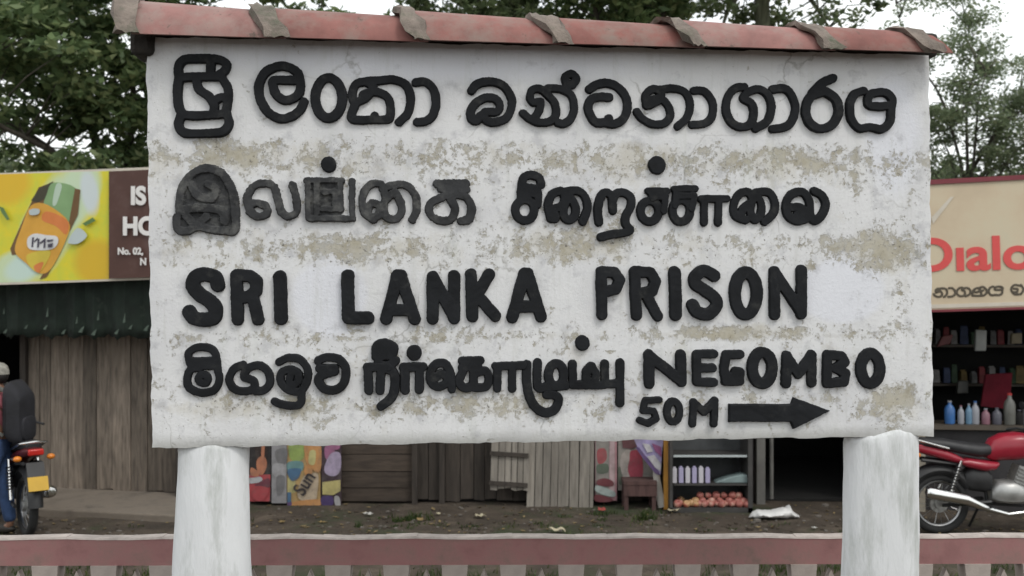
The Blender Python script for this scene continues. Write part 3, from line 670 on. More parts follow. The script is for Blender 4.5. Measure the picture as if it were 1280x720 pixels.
# hoarding
HF = Frame(-4.7, 11.35, GZ, -8)
board = HF.thing('hoarding', 'yellow drink hoarding with tilted bottle and brown panel of white lettering above plank shop', 'sign')
q = [HF.hit(*p) for p in ((-140, 361), (258, 347), (258, 206), (-140, 222))]
FR = flat('cream_sign_border', (.55, .50, .42)); mb = MB(); mb.hexa([(x, 0, z) for x, z in q] + [(x, .09, z) for x, z in q]); mb.build('backing', FR, board)
PAL = [faded('print_yellow', (.66, .55, .02)), faded('print_mint', (.47, .60, .47)), faded('print_orange_yellow', (.66, .42, .02)), faded('print_glass_green', (.22, .38, .16)),
       faded('print_dark_olive', (.05, .045, .02)), faded('print_brown', (.16, .08, .02)), faded('print_orange', (.72, .36, .02)), faded('print_red_orange', (.70, .20, .03)), faded('print_white', (.72, .72, .72)),
       faded('print_leaf', (.10, .20, .05)), faded('print_chocolate', (.085, .032, .022)), faded('print_lime', (.56, .60, .05)), faded('print_grey_mint', (.50, .58, .58)), faded('print_dark_ink', (.06, .05, .08))]
def art(frame, crop, items, name, mats, parent, y0=0, dy=.0018):
    ox, oy, s = crop; mb = MB()
    for k, (mi, pts) in enumerate(items):
        pts = pp(pts) if isinstance(pts, str) else pts
        mb.prism([frame.hit(ox + x / s, oy + y / s, y0) for x, y in pts], y0 - dy * (k + 1), y0 - dy * (k + 1) + .0015, mi)
    return mb.build(name, mats, parent)
def smo(s, n=4): p = pp(s) + [pp(s)[0]]; return [tuple(q) for q in smoothline(p, n)[:-1]]
def soft_print():
    m, n, b = nodes('print_soft_yellow_and_mint'); v = coords(n); sep = n.nodes.new('ShaderNodeSeparateXYZ'); n.links.new(v, sep.inputs[0])
    def bl(cx, cy, rx, ry, rot=0):
        x0, z0 = HF.hit(cx, cy); k = 11.2 / F; c_, s_ = math.cos(R(rot)), math.sin(R(rot))
        dx = math_(n, 'SUBTRACT', sep.outputs['X'], x0); dz = math_(n, 'SUBTRACT', sep.outputs['Z'], z0)
        u = math_(n, 'DIVIDE', math_(n, 'ADD', math_(n, 'MULTIPLY', dx, c_), math_(n, 'MULTIPLY', dz, s_)), rx * k); w_ = math_(n, 'DIVIDE', math_(n, 'SUBTRACT', math_(n, 'MULTIPLY', dz, c_), math_(n, 'MULTIPLY', dx, s_)), ry * k)
        return math_(n, 'SUBTRACT', 1, math_(n, 'ADD', math_(n, 'MULTIPLY', u, u), math_(n, 'MULTIPLY', w_, w_)), True)
    nz_ = noise(n, v, 5, 4)
    c = mix(n, ramp(n, nz_, [(.35, 0.), (.65, 1.)]), (.66, .55, .02), (.52, .54, .04))
    c = mix(n, ramp(n, bl(8, 228, 40, 34), [(0, 0.), (.6, .9)]), c, (.66, .40, .015)); c = mix(n, ramp(n, bl(122, 328, 38, 34), [(0, 0.), (.6, .9)]), c, (.60, .37, .015))
    for q in ((62, 282, 92, 40, 62), (100, 240, 50, 30, 70), (20, 335, 44, 26, 20)): c = mix(n, ramp(n, math_(n, 'ADD', bl(*q), math_(n, 'MULTIPLY', math_(n, 'SUBTRACT', nz_, .5), .25)), [(.05, 0.), (.5, .85)]), c, (.50, .62, .44))
    c = mix(n, ramp(n, bl(112, 240, 14, 34, 10), [(0, 0.), (.6, .8)]), c, (.55, .60, .66)); c = mix(n, ramp(n, bl(28, 335, 30, 18, 20), [(0, 0.), (.6, .7)]), c, (.50, .64, .62))
    n.links.new(c, b.inputs['Base Color']); b.inputs['Roughness'].default_value = .5; return m
PAL[0] = soft_print(); PAL.append(faded('print_label_yellow', (.68, .52, .03)))
art(HF, (0, 200, 4.235), [
  (0, '-560,92 583,58 583,630 -560,668'),
  (5, '55,470 130,300 205,145 285,115 235,240 90,500 65,505'),
  (4, '165,215 210,150 282,113 240,205 200,225'),
  (3, smo('285,120 400,148 405,250 370,345 310,300 235,250 250,180')),
  (1, smo('300,130 330,138 300,235 280,230')), (5, '400,150 428,158 415,290 372,375 250,618 212,632 330,470 366,340'),
  (6, smo('170,240 255,238 368,330 350,430 270,580 205,598 140,545 82,480 120,350')),
  (7, smo('240,275 300,285 366,330 352,395 300,350 228,320')),
  (14, smo('150,500 270,480 240,560 205,595 160,560')),
  (7, smo('185,560 235,540 215,592 195,590')),
  (8, smo('152,415 190,390 250,398 305,405 312,440 280,472 200,478 155,465')),
  (13, '176,412 186,408 182,462 172,462'), (13, '186,430 204,412 208,418 190,438'), (13, '206,420 216,416 212,464 203,464'), (13, '216,438 240,420 244,427 220,446'), (13, '240,418 250,414 247,466 238,466'), (13, '256,424 290,420 288,430 258,434'), (13, '262,446 290,440 284,462 262,464'),
  (12, smo('165,268 190,258 218,264 212,288 170,292')),
  (9, '445,338 500,305 516,322 462,350'), (12, smo('370,430 420,360 470,400 430,440 390,445')), (9, '5,245 30,255 62,315 48,320 20,280'),
  (10, '587,62 1090,42 1090,612 587,628'),
], 'printed_face', PAL, board)
WHT = flat('sign_lettering_white', (.70, .68, .66)); yt = -.066
for body, px, py, hpx, bold in (('IS', 163, 255, 22, .012), ('HO', 153, 293, 22, .012), ('No. 02,', 147, 318, 8.5, .004), ('N', 175, 331, 8.5, .004)):
    x, z = HF.hit(px, py, yt); text('sign_text', body, hpx / .72 * 11.2 / F, WHT, board, (x, yt - .002, z), bold=bold, sx=.95)
# raised concrete pavement in front of the plank shop
CONC = mat('dusty_concrete', (.18, .150, .120), .92, .3, 3, dirt=(.10, .085, .07), dirt_lo=.5, dirt_hi=.7, dscale=3, bmp=.5)
pv = thing('pavement', None, None, (-4.7, 12.1, GZ), R(-12)); pv['kind'] = 'structure'
mb = MB(); mb.box((-1.6, -.4, .02), (6.4, 1.3, .12)); o = mb.build('pavement', CONC, None, bevel=.02); o.location = (-4.7, 12.1, GZ); o.rotation_euler = (0, 0, R(-12)); o['kind'] = 'structure'
bpy.data.objects.remove(pv)

# ------------------------------------------------------------------ middle: dark kiosk row
MF = Frame(0, 11.75, GZ, 0)
H_ = lambda px, py=600, yo=0: MF.hit(px, py, yo)
kiosk = MF.thing('wooden_kiosk', 'long dark timber kiosk with boarded front and open doorway behind the sign', 'kiosk')
mb = MB(); planks(mb, H_(262)[0], H_(519)[0], .02, 2.7, 0, .17, vertical=False, seed=8); mb.build('board_wall', WOODD, kiosk)
mb = MB(); planks(mb, H_(519)[0], H_(948)[0], .02, 2.7, 0, .15, seed=9); mb.build('board_wall', WOODV, kiosk)
mb = MB(); planks(mb, H_(1062)[0], H_(1150)[0], .02, 2.7, 0, .15, seed=10); mb.build('board_wall', WOODV, kiosk)
for px in (519, 553):
    mb = MB(); mb.box((H_(px)[0], -.04, 1.35), (.06, .07, 2.7)); mb.build('wall_post', WOODV, kiosk)
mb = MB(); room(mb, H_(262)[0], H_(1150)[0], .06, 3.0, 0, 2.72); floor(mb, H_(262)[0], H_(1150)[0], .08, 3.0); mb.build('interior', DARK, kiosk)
mb = MB(); ridged_roof(mb, H_(262)[0] - .2, H_(1150)[0] + .1, -.7, 3.3, 2.62, 3.1, 70); mb.build('roof', ROOF, kiosk)
GREYP = mat('grey_painted_post', (.14, .135, .125), .8, .25, 5); mb = MB(); x0, x1 = H_(943)[0], H_(954)[0]
mb.box(((x0 + x1) / 2, -.06, 1.35), (x1 - x0, .09, 2.7)); mb.build('door_post', GREYP, kiosk, bevel=.008)
mb = MB(); mb.tube([(H_(963)[0], -.05, .06), (H_(963)[0], -.05, 1.0)], .022, 10); mb.tube([(H_(963)[0], -.05, 1.0), (H_(963)[0], -.05, 1.04)], .03, 10); mb.build('door_pole', GREYP, kiosk, smooth=True)
# rough pale planks shutter leaning on the kiosk
sh = thing('plank_shutter', 'bleached grey plank shutter with two dark battens leaning on the dark kiosk', 'shutter', (H_(675)[0], 11.55, GZ + .10), 0)
s0, s1 = MF.hit(612, 600, -.2)[0] - H_(675)[0], MF.hit(658, 600, -.2)[0] - H_(675)[0]; s2 = MF.hit(742, 600, -.2)[0] - H_(675)[0]
mb = MB(); planks(mb, s0, s1 + .03, .07, 1.25, -.03, .085, seed=12, ragged=.03); planks(mb, s1, s2, -.15, 1.3, 0, .10, seed=13, ragged=.06); mb.build('planks', GREYW, sh)
for zc in (.47, .145):
    mb = MB(); mb.box(((s0 + s1) / 2, -.045, zc), (s1 - s0 + .02, .03, .045), Matrix.Rotation(R(2.2), 3, 'Y')); mb.build('batten', WOODV, sh)
sh.rotation_euler = (R(-7), R(1.5), 0)
# posters standing along the kiosk
def poster_board(name, label, cat, px0, px1, py1, tall, yo=-.10, group=None, m=None, lean=0):
    fr = Frame(H_((px0 + px1) / 2, 600, yo)[0], MF.o.y + yo, 0, 0)
    z0 = fr.hit((px0 + px1) / 2, py1)[1]; t = fr.thing(name, label, cat, group); t.location.z = z0
    fr.o.z = z0
    x0, x1 = fr.hit(px0, 600)[0], fr.hit(px1, 600)[0]
    mb = MB(); mb.box(((x0 + x1) / 2, .015, tall / 2), (x1 - x0, .03, tall)); mb.build('board', m or FR, t)
    return fr, t
GP = 'advertising boards standing along the kiosk'
CP = (300, 545, 6.857)
pal1 = [dull('poster_black', (.025, .02, .02)), dull('poster_skin_orange', (.50, .17, .07)), dull('poster_red', (.42, .035, .045)), dull('poster_grey_white', (.42, .42, .44)), dull('poster_maroon', (.16, .03, .05)), dull('poster_hair', (.03, .015, .012))]
fr, t = poster_board('poster_board', 'portrait poster of a face above red clothing beside the left sign post', 'poster', 309, 338.5, 627, 1.15, group=GP, m=pal1[0])
art(fr, CP, [(2, '60,330 262,330 255,560 60,560'), (1, smo('95,270 150,300 160,345 95,335')), (1, smo('150,180 185,150 225,200 228,270 195,330 160,320 142,260')), (5, smo('135,-60 220,-40 236,190 200,165 160,185 135,200')),
            (3, smo('60,365 120,355 180,350 190,385 120,405 60,400')), (4, smo('130,420 240,360 262,400 250,440 150,440')), (2, smo('110,440 200,430 250,460 200,550 120,540')), (1, smo('190,40 215,40 205,215 185,215'))], 'printed_picture', pal1, t)
pal2 = [dull('poster_grey', (.27, .26, .27)), dull('poster_mid_grey', (.17, .165, .17)), dull('poster_light_grey', (.34, .33, .34))]
fr, t = poster_board('poster_board', 'plain grey faded poster between the portrait and the yellow poster', 'poster', 339.5, 358, 629, 1.1, -.11, GP, pal2[0])
art(fr, CP, [(1, smo('300,130 400,110 395,230 330,240')), (2, smo('285,240 390,250 385,350 290,340')), (1, smo('315,350 385,350 370,480 320,500'))], 'printed_picture', pal2, t)
pal3 = [dull('poster_amber', (.48, .30, .09)), dull('poster_green', (.28, .38, .07)), dull('poster_blue', (.05, .14, .26)), dull('poster_teal', (.12, .27, .27)), dull('poster_tan', (.50, .38, .25)), dull('poster_orange', (.55, .24, .05)),
        dull('poster_pale_yellow', (.52, .46, .16)), dull('poster_violet', (.10, .05, .16)), dull('poster_ink', (.04, .03, .03))]
fr, t = poster_board('poster_board', 'yellow and orange poster with slanting word Sun', 'poster', 358.8, 400.5, 632, 1.15, -.09, GP, pal3[0])
art(fr, CP, [(6, '408,360 470,330 480,480 408,500'), (1, smo('425,60 540,60 545,190 470,215 425,180')), (3, smo('410,225 535,220 530,300 420,310')), (2, smo('408,290 520,280 500,360 440,380')), (5, smo('560,40 686,40 690,300 600,270 560,190')), (6, smo('600,130 650,130 640,240 590,230')),
            (2, '408,480 440,480 440,560 408,570'), (4, smo('495,470 545,350 600,320 672,330 665,480 640,560 520,545')), (5, smo('470,560 690,540 690,590 450,596')), (7, '408,566 445,560 445,600 408,600'), (5, smo('560,250 610,260 620,320 560,330'))], 'printed_picture', pal3, t)
x, z = fr.hit(300 + 548 / 6.857, 545 + 515 / 6.857, 0); text('poster_word', 'Sun', .215, pal3[8], t, (x, -.034, z), rot=(R(90), R(-58), 0), bold=.004, sx=.85)
pal4 = [dull('poster_plum', (.05, .025, .035)), dull('poster_pink', (.34, .10, .22)), dull('poster_lilac', (.38, .30, .44)), dull('poster_yellow', (.48, .40, .12)), dull('poster_purple', (.06, .03, .14)), dull('poster_silver', (.35, .34, .34))]
fr, t = poster_board('poster_board', 'dark plum poster with lilac flowers and yellow block', 'poster', 402, 426.5, 632, 1.15, -.10, GP, pal4[0])
art(fr, CP, [(1, smo('730,90 800,80 810,180 770,215 730,180')), (2, smo('780,150 860,150 858,300 800,345 735,320 725,260')), (1, smo('740,40 850,30 850,110 760,110')), (3, '705,395 862,375 862,470 800,505 708,500'), (4, smo('700,520 790,515 795,590 705,592')), (5, smo('810,520 850,520 862,596 820,596'))], 'printed_picture', pal4, t)
CP2 = (730, 545, 6.858)
pal5 = [dull('board_pink', (.42, .20, .22)), dull('board_red', (.36, .06, .07)), dull('board_green', (.10, .13, .09)), dull('board_dark_red', (.17, .03, .04)), dull('board_pale_teal', (.36, .42, .40)), dull('board_rose_white', (.48, .33, .34)), dull('board_greige', (.26, .235, .21))]
fr, t = poster_board('poster_board', 'tall pink and red advertising board beside the grey plank shutter', 'poster', 744, 771, 626, 1.2, -.14, GP, pal5[0])
art(fr, CP2, [(6, '100,-60 215,-60 215,560 100,560'), (1, smo('115,120 180,110 195,190 150,240 115,220')), (2, smo('110,250 200,240 205,310 120,320')), (5, '218,-60 262,-60 262,520 218,460'), (0, '264,-60 281,-60 281,560 264,530'), (3, smo('110,380 180,360 250,390 240,430 120,420')), (4, smo('100,425 180,440 265,480 250,520 110,480')), (3, smo('100,500 230,530 230,560 100,558'))], 'printed_picture', pal5, t)
pal6 = [dull('board_beige', (.29, .265, .235)), dull('board_crimson', (.40, .035, .07)), dull('board_dull_green', (.13, .15, .11)), dull('board_bone', (.42, .36, .32)), dull('board_wine', (.15, .05, .055))]
fr, t = poster_board('poster_board', 'beige advertising board with crimson bottle shape above a dark bench', 'poster', 772.5, 820, 613, 1.1, -.12, GP, pal6[0])
art(fr, CP2, [(2, smo('292,270 345,290 350,400 300,410')), (3, smo('330,150 400,120 400,380 340,360 310,240')), (1, smo('400,130 470,125 500,200 505,300 490,370 410,365 375,290 390,200')), (4, smo('380,400 430,395 435,440 385,440')), (3, smo('440,390 500,390 500,430 440,430')), (4, '320,-40 470,-40 460,90 400,110 330,100')], 'printed_picture', pal6, t)
BENCH = wood('maroon_brown_boards', (.075, .04, .036)); x0, x1 = H_(778, 600, -.25)[0], H_(819, 600, -.25)[0]
bn = thing('bench', 'low dark maroon bench under the beige board', 'bench', ((x0 + x1) / 2, 11.5, GZ)); hw_ = (x1 - x0) / 2
mb = MB(); mb.box((0, 0, .30), (2 * hw_, .3, .04)); mb.build('seat', BENCH, bn); mb = MB(); mb.box((0, -.13, .22), (2 * hw_, .025, .13)); mb.build('apron', BENCH, bn)
for sx in (-1, 1):
    for sy in (-1, 1): mb = MB(); mb.box((sx * (hw_ - .03), sy * .11, .14), (.045, .045, .28)); mb.build('leg', BENCH, bn)
bf = Frame(0, 11.42, GZ, 0); pal7 = [dull('banner_lilac', (.36, .30, .55)), dull('banner_white', (.55, .52, .55)), dull('banner_magenta', (.32, .07, .22)), dull('banner_violet', (.12, .06, .20))]
bt = thing('striped_banner', 'lilac, white and magenta banner hung slantwise beside the orange post', 'banner', (0, 11.42, GZ))
art(bf, CP2, [(0, '425,20 680,20 668,150 655,330 612,322 500,185'), (3, '440,95 500,185 612,322 650,335 640,300 520,160 470,95'), (1, '540,175 600,160 660,240 655,300 610,270'), (2, '580,60 660,90 664,180 610,130'), (1, '500,60 560,70 590,130 540,140')], 'cloth', pal7, bt, dy=.004)
mb = MB(); q = [bf.hit(730 + x / 6.858, 545 + y / 6.858) for x, y in pp('425,20 680,20 668,150 655,330 612,322 500,185')]; mb.prism(q, .002, .008); mb.build('backing', pal7[3], bt)
PIPE = mat('dull_white_cloth', (.36, .34, .31), .9, .2, 6); mb = MB(); bx0, bz0 = bf.hit(820, 598); bx1, bz1 = bf.hit(828, 636)
mb.tube([(bx0, .03, bz0 + .4), (bx0 + .01, .03, bz0), ((bx0 + bx1) / 2, .01, (bz0 + bz1) / 2), (bx1, 0, bz1 + .02)], [.035, .04, .045, .05], 10, flat=.6)
tag(mb.build('hanging_cloth', PIPE, None, smooth=True), 'narrow dull white cloth hanging left of the orange post', 'cloth').location = bf.o
ORA = mat('orange_painted_post', (.42, .20, .035), .7, .25, 5, bmp=.2); ox0, ox1 = bf.hit(829.5, 600)[0], bf.hit(836.5, 600)[0]
mb = MB(); mb.box(((ox0 + ox1) / 2, 0, 1.3), (ox1 - ox0, .06, 2.6)); o = mb.build('orange_post', ORA, None, bevel=.006); o.location = bf.o; tag(o, 'upright orange painted timber post left of the glass fruit cabinet', 'post')

# display cabinet with fruit
CF = Frame(H_(888, 600, -.5)[0], 11.25, GZ, 0)
cab = CF.thing('display_cabinet', 'dark framed shop display cabinet with shelves of fruit and packets', 'cabinet')
cx0, cx1 = CF.hit(837.5, 600)[0], CF.hit(941, 600)[0]; CD = .42
CFM = mat('dark_cabinet_frame', (.045, .042, .04), .6, .3, 6); CINT = mat('dim_cabinet_lining', (.055, .058, .06), .8, .3, 4); SHELF = mat('pale_shelf_edge', (.42, .46, .46), .5, .15, 5)
zf = CF.hit(888, 620)[1]
mb = MB(); mb.box(((cx0 + cx1) / 2, CD, .85), (cx1 - cx0, .03, 1.7)); mb.box((cx0 + .015, CD / 2, .85), (.03, CD, 1.7)); mb.box((cx1 - .025, CD / 2, .85), (.05, CD, 1.7)); mb.box(((cx0 + cx1) / 2, CD / 2, 1.71), (cx1 - cx0, CD, .04)); mb.box(((cx0 + cx1) / 2, CD / 2, .025), (cx1 - cx0, CD, .05)); mb.build('frame', CFM, cab)
mb = MB(); mb.box(((cx0 + cx1) / 2, CD - .022, .9), (cx1 - cx0 - .08, .01, 1.56)); mb.build('lining', CINT, cab)
zs1 = CF.hit(888, 569)[1]; zs2 = CF.hit(888, 605)[1]; zs3 = .125
for z_ in (zs1, zs2):
    mb = MB(); mb.box(((cx0 + cx1) / 2, CD / 2, z_ - .012), (cx1 - cx0 - .09, CD - .05, .02)); sh_ = mb.build('shelf', CFM, cab)
    if z_ == zs1: mb = MB(); mb.box(((cx0 + cx1) / 2 - .01, .018, z_ - .012), (cx1 - cx0 - .10, .012, .022)); mb.build('shelf_lip', SHELF, sh_)
PKT = [flat('packet_white', (.50, .48, .52)), flat('packet_lilac', (.36, .33, .48))]
r = random.Random(3)
for k in range(6):
    px = 843 + k * 8.3; x, _ = CF.hit(px, 600, .06); h = .165 + r.uniform(-.01, .01)
    mb = MB(); mb.box((0, 0, h / 2), (.05, .05, h)); mb.box((0, 0, h + .008), (.03, .03, .016)); o = mb.build('milk_packet', PKT[k % 2], None, bevel=.006)
    o.location = (CF.o.x + x, CF.o.y + .07, GZ + zs2); tag(o, 'lilac carton in the row on the cabinet shelf' if k % 2 else 'white carton in the row on the cabinet shelf', 'carton', 'lilac cartons on the shelf' if k % 2 else 'white cartons on the shelf')
TEAL = mat('teal_tray', (.17, .22, .22), .5, .2, 5); x0, _ = CF.hit(893, 600, .1); x1, _ = CF.hit(934, 600, .1)
mb = MB(); mb.prism([(x0, 0), (x1, 0), (x1, .085), (x1 - .06, .095), (x0 + .15, .06), (x0 + .03, .02)], .0, .16); o = mb.build('tray', TEAL, None, bevel=.01); o.location = (CF.o.x, CF.o.y + .05, GZ + zs2); tag(o, 'low teal tray beside the cartons on the cabinet shelf', 'tray')
APR = mat('red_pink_fruit', (.34, .11, .09), .5, .4, 9, dirt=(.46, .30, .23), dirt_lo=.5, dirt_hi=.65, dscale=8); APY = mat('yellow_red_fruit', (.46, .27, .13), .5, .4, 8, dirt=(.36, .09, .06), dirt_lo=.48, dirt_hi=.6, dscale=8)
def fruit_mesh(m):
    mb = MB(); mb.lathe([(.004, -.03), (.02, -.036), (.034, -.026), (.042, -.004), (.04, .016), (.028, .03), (.012, .031), (.004, .024)], n=14); st = .0
    mb.tube([(0, 0, .024), (.004, 0, .042)], .003, 5); return mb
fm = {}
cells = [(px, 1, 629) for px in range(851, 936, 11)] + [(px, 0, 635) for px in range(846, 938, 11)] + [(px, 1, 625) for px in (867, 877, 888, 899, 910, 921, 930)] + [(px, 2, 618) for px in (874, 884, 894, 905, 915, 924)] + [(px, 3, 631) for px in (853, 875, 897, 919)]
for px, row, py in cells:
    x, z = CF.hit(px + r.uniform(-2, 2), py, .08 + .04 * row % .16); yel = px < 870 and r.random() < .7
    key = 'y' if yel else 'r'
    if key not in fm: o = fm[key] = fruit_mesh(None).build('fruit', APY if yel else APR, None, smooth=True, angle=0)
    else: o = fm[key].copy(); COL.objects.link(o)
    o.location = (CF.o.x + x, CF.o.y + .05 + .035 * row + (.1 if row == 3 else 0), GZ + max(.085, z)); o.rotation_euler = (r.uniform(-.6, .6), r.uniform(-.6, .6), r.uniform(0, 6)); s = r.uniform(.85, 1.12); o.scale = (s, s, s)
    tag(o, 'yellowish fruit at the left of the heap in the cabinet' if yel else 'red and pink fruit heaped in the bottom of the cabinet', 'fruit', 'yellowish fruits in the cabinet' if yel else 'red fruits in the cabinet')
# white sack on the ground by the doorway
SACK = mat('white_plastic_sack', (.62, .61, .60), .55, .10, 8, bmp=.3); mb = MB(); V = []; f = []; nu, nv = 26, 12; r = random.Random(2)
for i in range(nu + 1):
    u = i / nu; hgt = .085 * math.sin(math.pi * min(1, u * 1.02)) ** .6 * (1 + .28 * math.sin(u * 9 + 1)) + .012; wd = .11 * math.sin(math.pi * u) ** .5 + .012
    if u > .74: hgt += .05 * math.exp(-((u - .80) / .035) ** 2)
    for j in range(nv):
        a = 2 * math.pi * j / nv; V.append((-.26 + .52 * u + .01 * r.uniform(-1, 1), wd * math.cos(a), max(0, hgt * (.5 + .5 * math.sin(a)) + .006 * r.uniform(-1, 1))))
for i in range(nu):
    for j in range(nv): f.append((i * nv + j, i * nv + (j + 1) % nv, (i + 1) * nv + (j + 1) % nv, (i + 1) * nv + j))
f.append(tuple(range(nv))); f.append(tuple(nu * nv + j for j in range(nv - 1, -1, -1)))
mb.add(V, f); o = mb.build('plastic_sack', SACK, None, smooth=True, angle=60); dd = 2.43 * F / (648 - 360); o.location = ((968 - 640) / F * dd, dd, GZ + .01); tag(o, 'crumpled white plastic sack lying in front of the dark doorway', 'sack')

# ------------------------------------------------------------------ right: open shop under the beige sign
RF = Frame(5.2, 11.2, GZ, -6)
rshop = RF.thing('open_shop', 'dark open fronted shop behind the parked red motorcycle', 'shop')
G_ = lambda px, py=500, yo=0: RF.hit(px, py, yo)
x0, x1 = G_(1158)[0], G_(1520)[0]; zc = G_(1220, 533)[1]
WL = mat('grimy_cream_wall', (.30, .27, .22), .9, .25, 3, bmp=.3)
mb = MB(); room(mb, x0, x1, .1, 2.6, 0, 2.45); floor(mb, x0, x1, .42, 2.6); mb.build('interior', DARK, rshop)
mb = MB(); mb.box((x0 - .13, .05, 1.3), (.22, .2, 2.6)); mb.build('pillar', WL, rshop, bevel=.01)
mb = MB(); mb.box((x1 + .13, .05, 1.3), (.22, .2, 2.6)); mb.build('pillar', WL, rshop, bevel=.01)
CNT = mat('dark_counter_front', (.035, .033, .035), .7, .3, 4); CTOP = mat('counter_top_wood', (.075, .06, .045), .6, .3, 5)
mb = MB(); mb.box(((x0 + x1) / 2, .25, zc / 2 - .03), (x1 - x0, .3, zc - .06)); mb.build('counter', CNT, rshop); mb = MB(); mb.box(((x0 + x1) / 2, .22, zc - .015), (x1 - x0, .44, .05)); mb.build('counter_top', CTOP, rshop)
mb = MB(); ridged_roof(mb, x0 - .4, x1 + .4, -.22, 3.0, 2.60, 3.0, 40); mb.build('roof', ROOF, rshop)
mb = MB(); mb.box(((x0 + x1) / 2, 2.35, zc + .75), (x1 - x0, .35, .03)); mb.box(((x0 + x1) / 2, 2.35, zc + .25), (x1 - x0, .35, .03)); mb.build('back_shelf', CTOP, rshop)
# signboard
DF = Frame(5.2, 10.75, GZ, -6)
ds = DF.thing('shop_sign', 'beige shop signboard with large red lettering and maroon edges, at the right', 'sign')
BEI = mat('beige_sign_sheet', (.56, .455, .32), .5, .14, 1.2, dirt=(.52, .48, .35), dirt_lo=.45, dirt_hi=.7, dscale=1.2); REDB = flat('maroon_sign_frame', (.17, .025, .035)); REDT = flat('red_sign_lettering', (.62, .075, .07)); INK = flat('brown_sign_lettering', (.075, .06, .04))
c4 = [DF.hit(*p) for p in ((1050, 392), (1420, 380), (1420, 215), (1050, 234))]
mb = MB(); mb.hexa([(x, 0, z) for x, z in c4] + [(x, .08, z) for x, z in c4]); mb.build('panel', BEI, ds)
mb = MB()
for pts in ('1048,237 1422,217 1422,211 1048,231', '1048,394 1422,382 1422,379 1048,391'): mb.prism([DF.hit(*p) for p in pp(pts)], -.02, .085)
mb.build('edge_strip', REDB, ds)
mb = MB(); mb.prism([DF.hit(*p) for p in pp('1050,389 1420,377.5 1420,373 1050,384')], -.008, -.003); mb.prism([DF.hit(*p) for p in pp('1166,280 1192,246 1188,246 1164,272')], -.008, -.003); mb.build('pale_strip', FR, ds)
x, z = DF.hit(1140.5, 339); o = text('sign_text', 'D\u0131alog', 46 / .72 * 10.75 / F * .92, REDT, ds, (x, -.008, z), rot=(R(90), R(-1.6), 0), bold=.012, sx=1.15)
# slogan in small letters under the name: the same letter shapes as the prison sign, smaller
def small(strokes, px, py, hpx, wpx, hw=1.4):
    P = np.concatenate([s for s, _ in strokes]); lo, hi = P.min(0), P.max(0); out = []
    for s, _ in strokes:
        u = (s - lo) / (hi - lo); out.append((np.array([DF.hit(px + a * wpx, py - b * hpx - .035 * (px + a * wpx - 1170)) for a, b in u]), hw * 10.8 / F))
    return out
def raw(strs): return [(smoothline([(x, -y) for x, y in pp(s)]), 0) for s in strs]
TA = raw(['0,80 10,30 40,10 55,35 30,60 15,50', '40,15 75,0 100,40 95,80 70,100 60,60 75,40', '0,95 40,100 70,98'])
AA = raw(['70,10 30,0 5,30 10,70 45,75 50,45 25,40', '10,70 30,100 70,100', '75,0 95,50 75,100', '95,50 110,50'])
small_text = []
for (src, px, wd, h) in ((glyphs[8], 1167, 17, 11), (glyphs[9], 1185.5, 8.5, 11), (glyphs[10], 1196, 17, 11), (TA, 1215.5, 18, 11), (glyphs[13], 1236, 17.5, 11), (AA, 1264, 18, 12)):
    small_text += small(src, px, 371.5, h, wd)
nA = len(AA); relief('sign_text', small_text[:-nA], [], .003, .002, .004, -.004, INK, ds, seed=3); relief('sign_text', small_text[-nA:], [], .003, .002, .004, -.004, INK, ds, seed=3)
# goods on the counter
BG = 'bottles on the dark shop counter'
def bottle(px, h, rad, mb_, mc, label, yo=.12, cap=True, base=533):
    x, _ = RF.hit(px, base, yo); t = thing('bottle', label, 'bottle', (0, 0, 0), RF.a, BG)
    p = RF.o + Vector((x * RF.c - yo * RF.s, x * RF.s + yo * RF.c, zc + .012)); t.location = p
    m_ = MB(); m_.lathe([(rad * .9, 0), (rad, .01), (rad, h * .62), (rad * .8, h * .74), (rad * .36, h * .84), (rad * .36, h * .93)], n=14); m_.build('body', mb_, t, smooth=True, angle=50)
    m_ = MB(); m_.lathe([(rad * .42, h * .93), (rad * .42, h)], n=12); m_.build('cap', mc, t, smooth=True)
BLU = mat('blue_bottle', (.05, .15, .38), .3, .2, 6); WHB = mat('white_bottle', (.30, .31, .34), .4, .15, 6); SKY = mat('pale_blue_bottle', (.14, .25, .36), .35, .2, 6); PKB = mat('pink_bottle', (.24, .12, .15), .4, .2, 6); GRB = mat('grey_bottle', (.09, .09, .11), .4, .2, 6); REDC = flat('red_cap', (.4, .03, .03))
bottle(1187, .25, .055, BLU, WHB, 'fat bright blue bottle, leftmost on the counter'); bottle(1201, .20, .035, WHB, PKB, 'slim white bottle with pink cap on counter')
bottle(1211, .22, .035, SKY, WHB, 'pale blue bottle with white cap on counter'); bottle(1219, .25, .042, WHB, BLU, 'tall white bottle with blue cap on counter'); bottle(1232, .17, .045, PKB, WHB, 'short pink bottle on counter')
bottle(1246, .18, .05, GRB, GRB, 'grey bottle on counter under the red cloth'); bottle(1262, .34, .06, mat('clear_grey_bottle', (.15, .15, .135), .3, .2, 6), REDC, 'tall greyish bottle with red cap on counter'); bottle(1274, .16, .05, DARK, GRB, 'small black bottle near the right edge on counter')
RED = mat('dark_red_cloth', (.17, .012, .025), .9, .3, 4); q = [RF.hit(*p, 1.6) for p in pp('1226,508 1262,512 1266,466 1232,468')]
mb = MB(); mb.prism(q, 1.6, 1.64); o = mb.build('red_cloth', RED, None, bevel=.01); o.location = RF.o; o.rotation_euler.z = RF.a; tag(o, 'dark red cloth hanging inside the open shop', 'cloth')
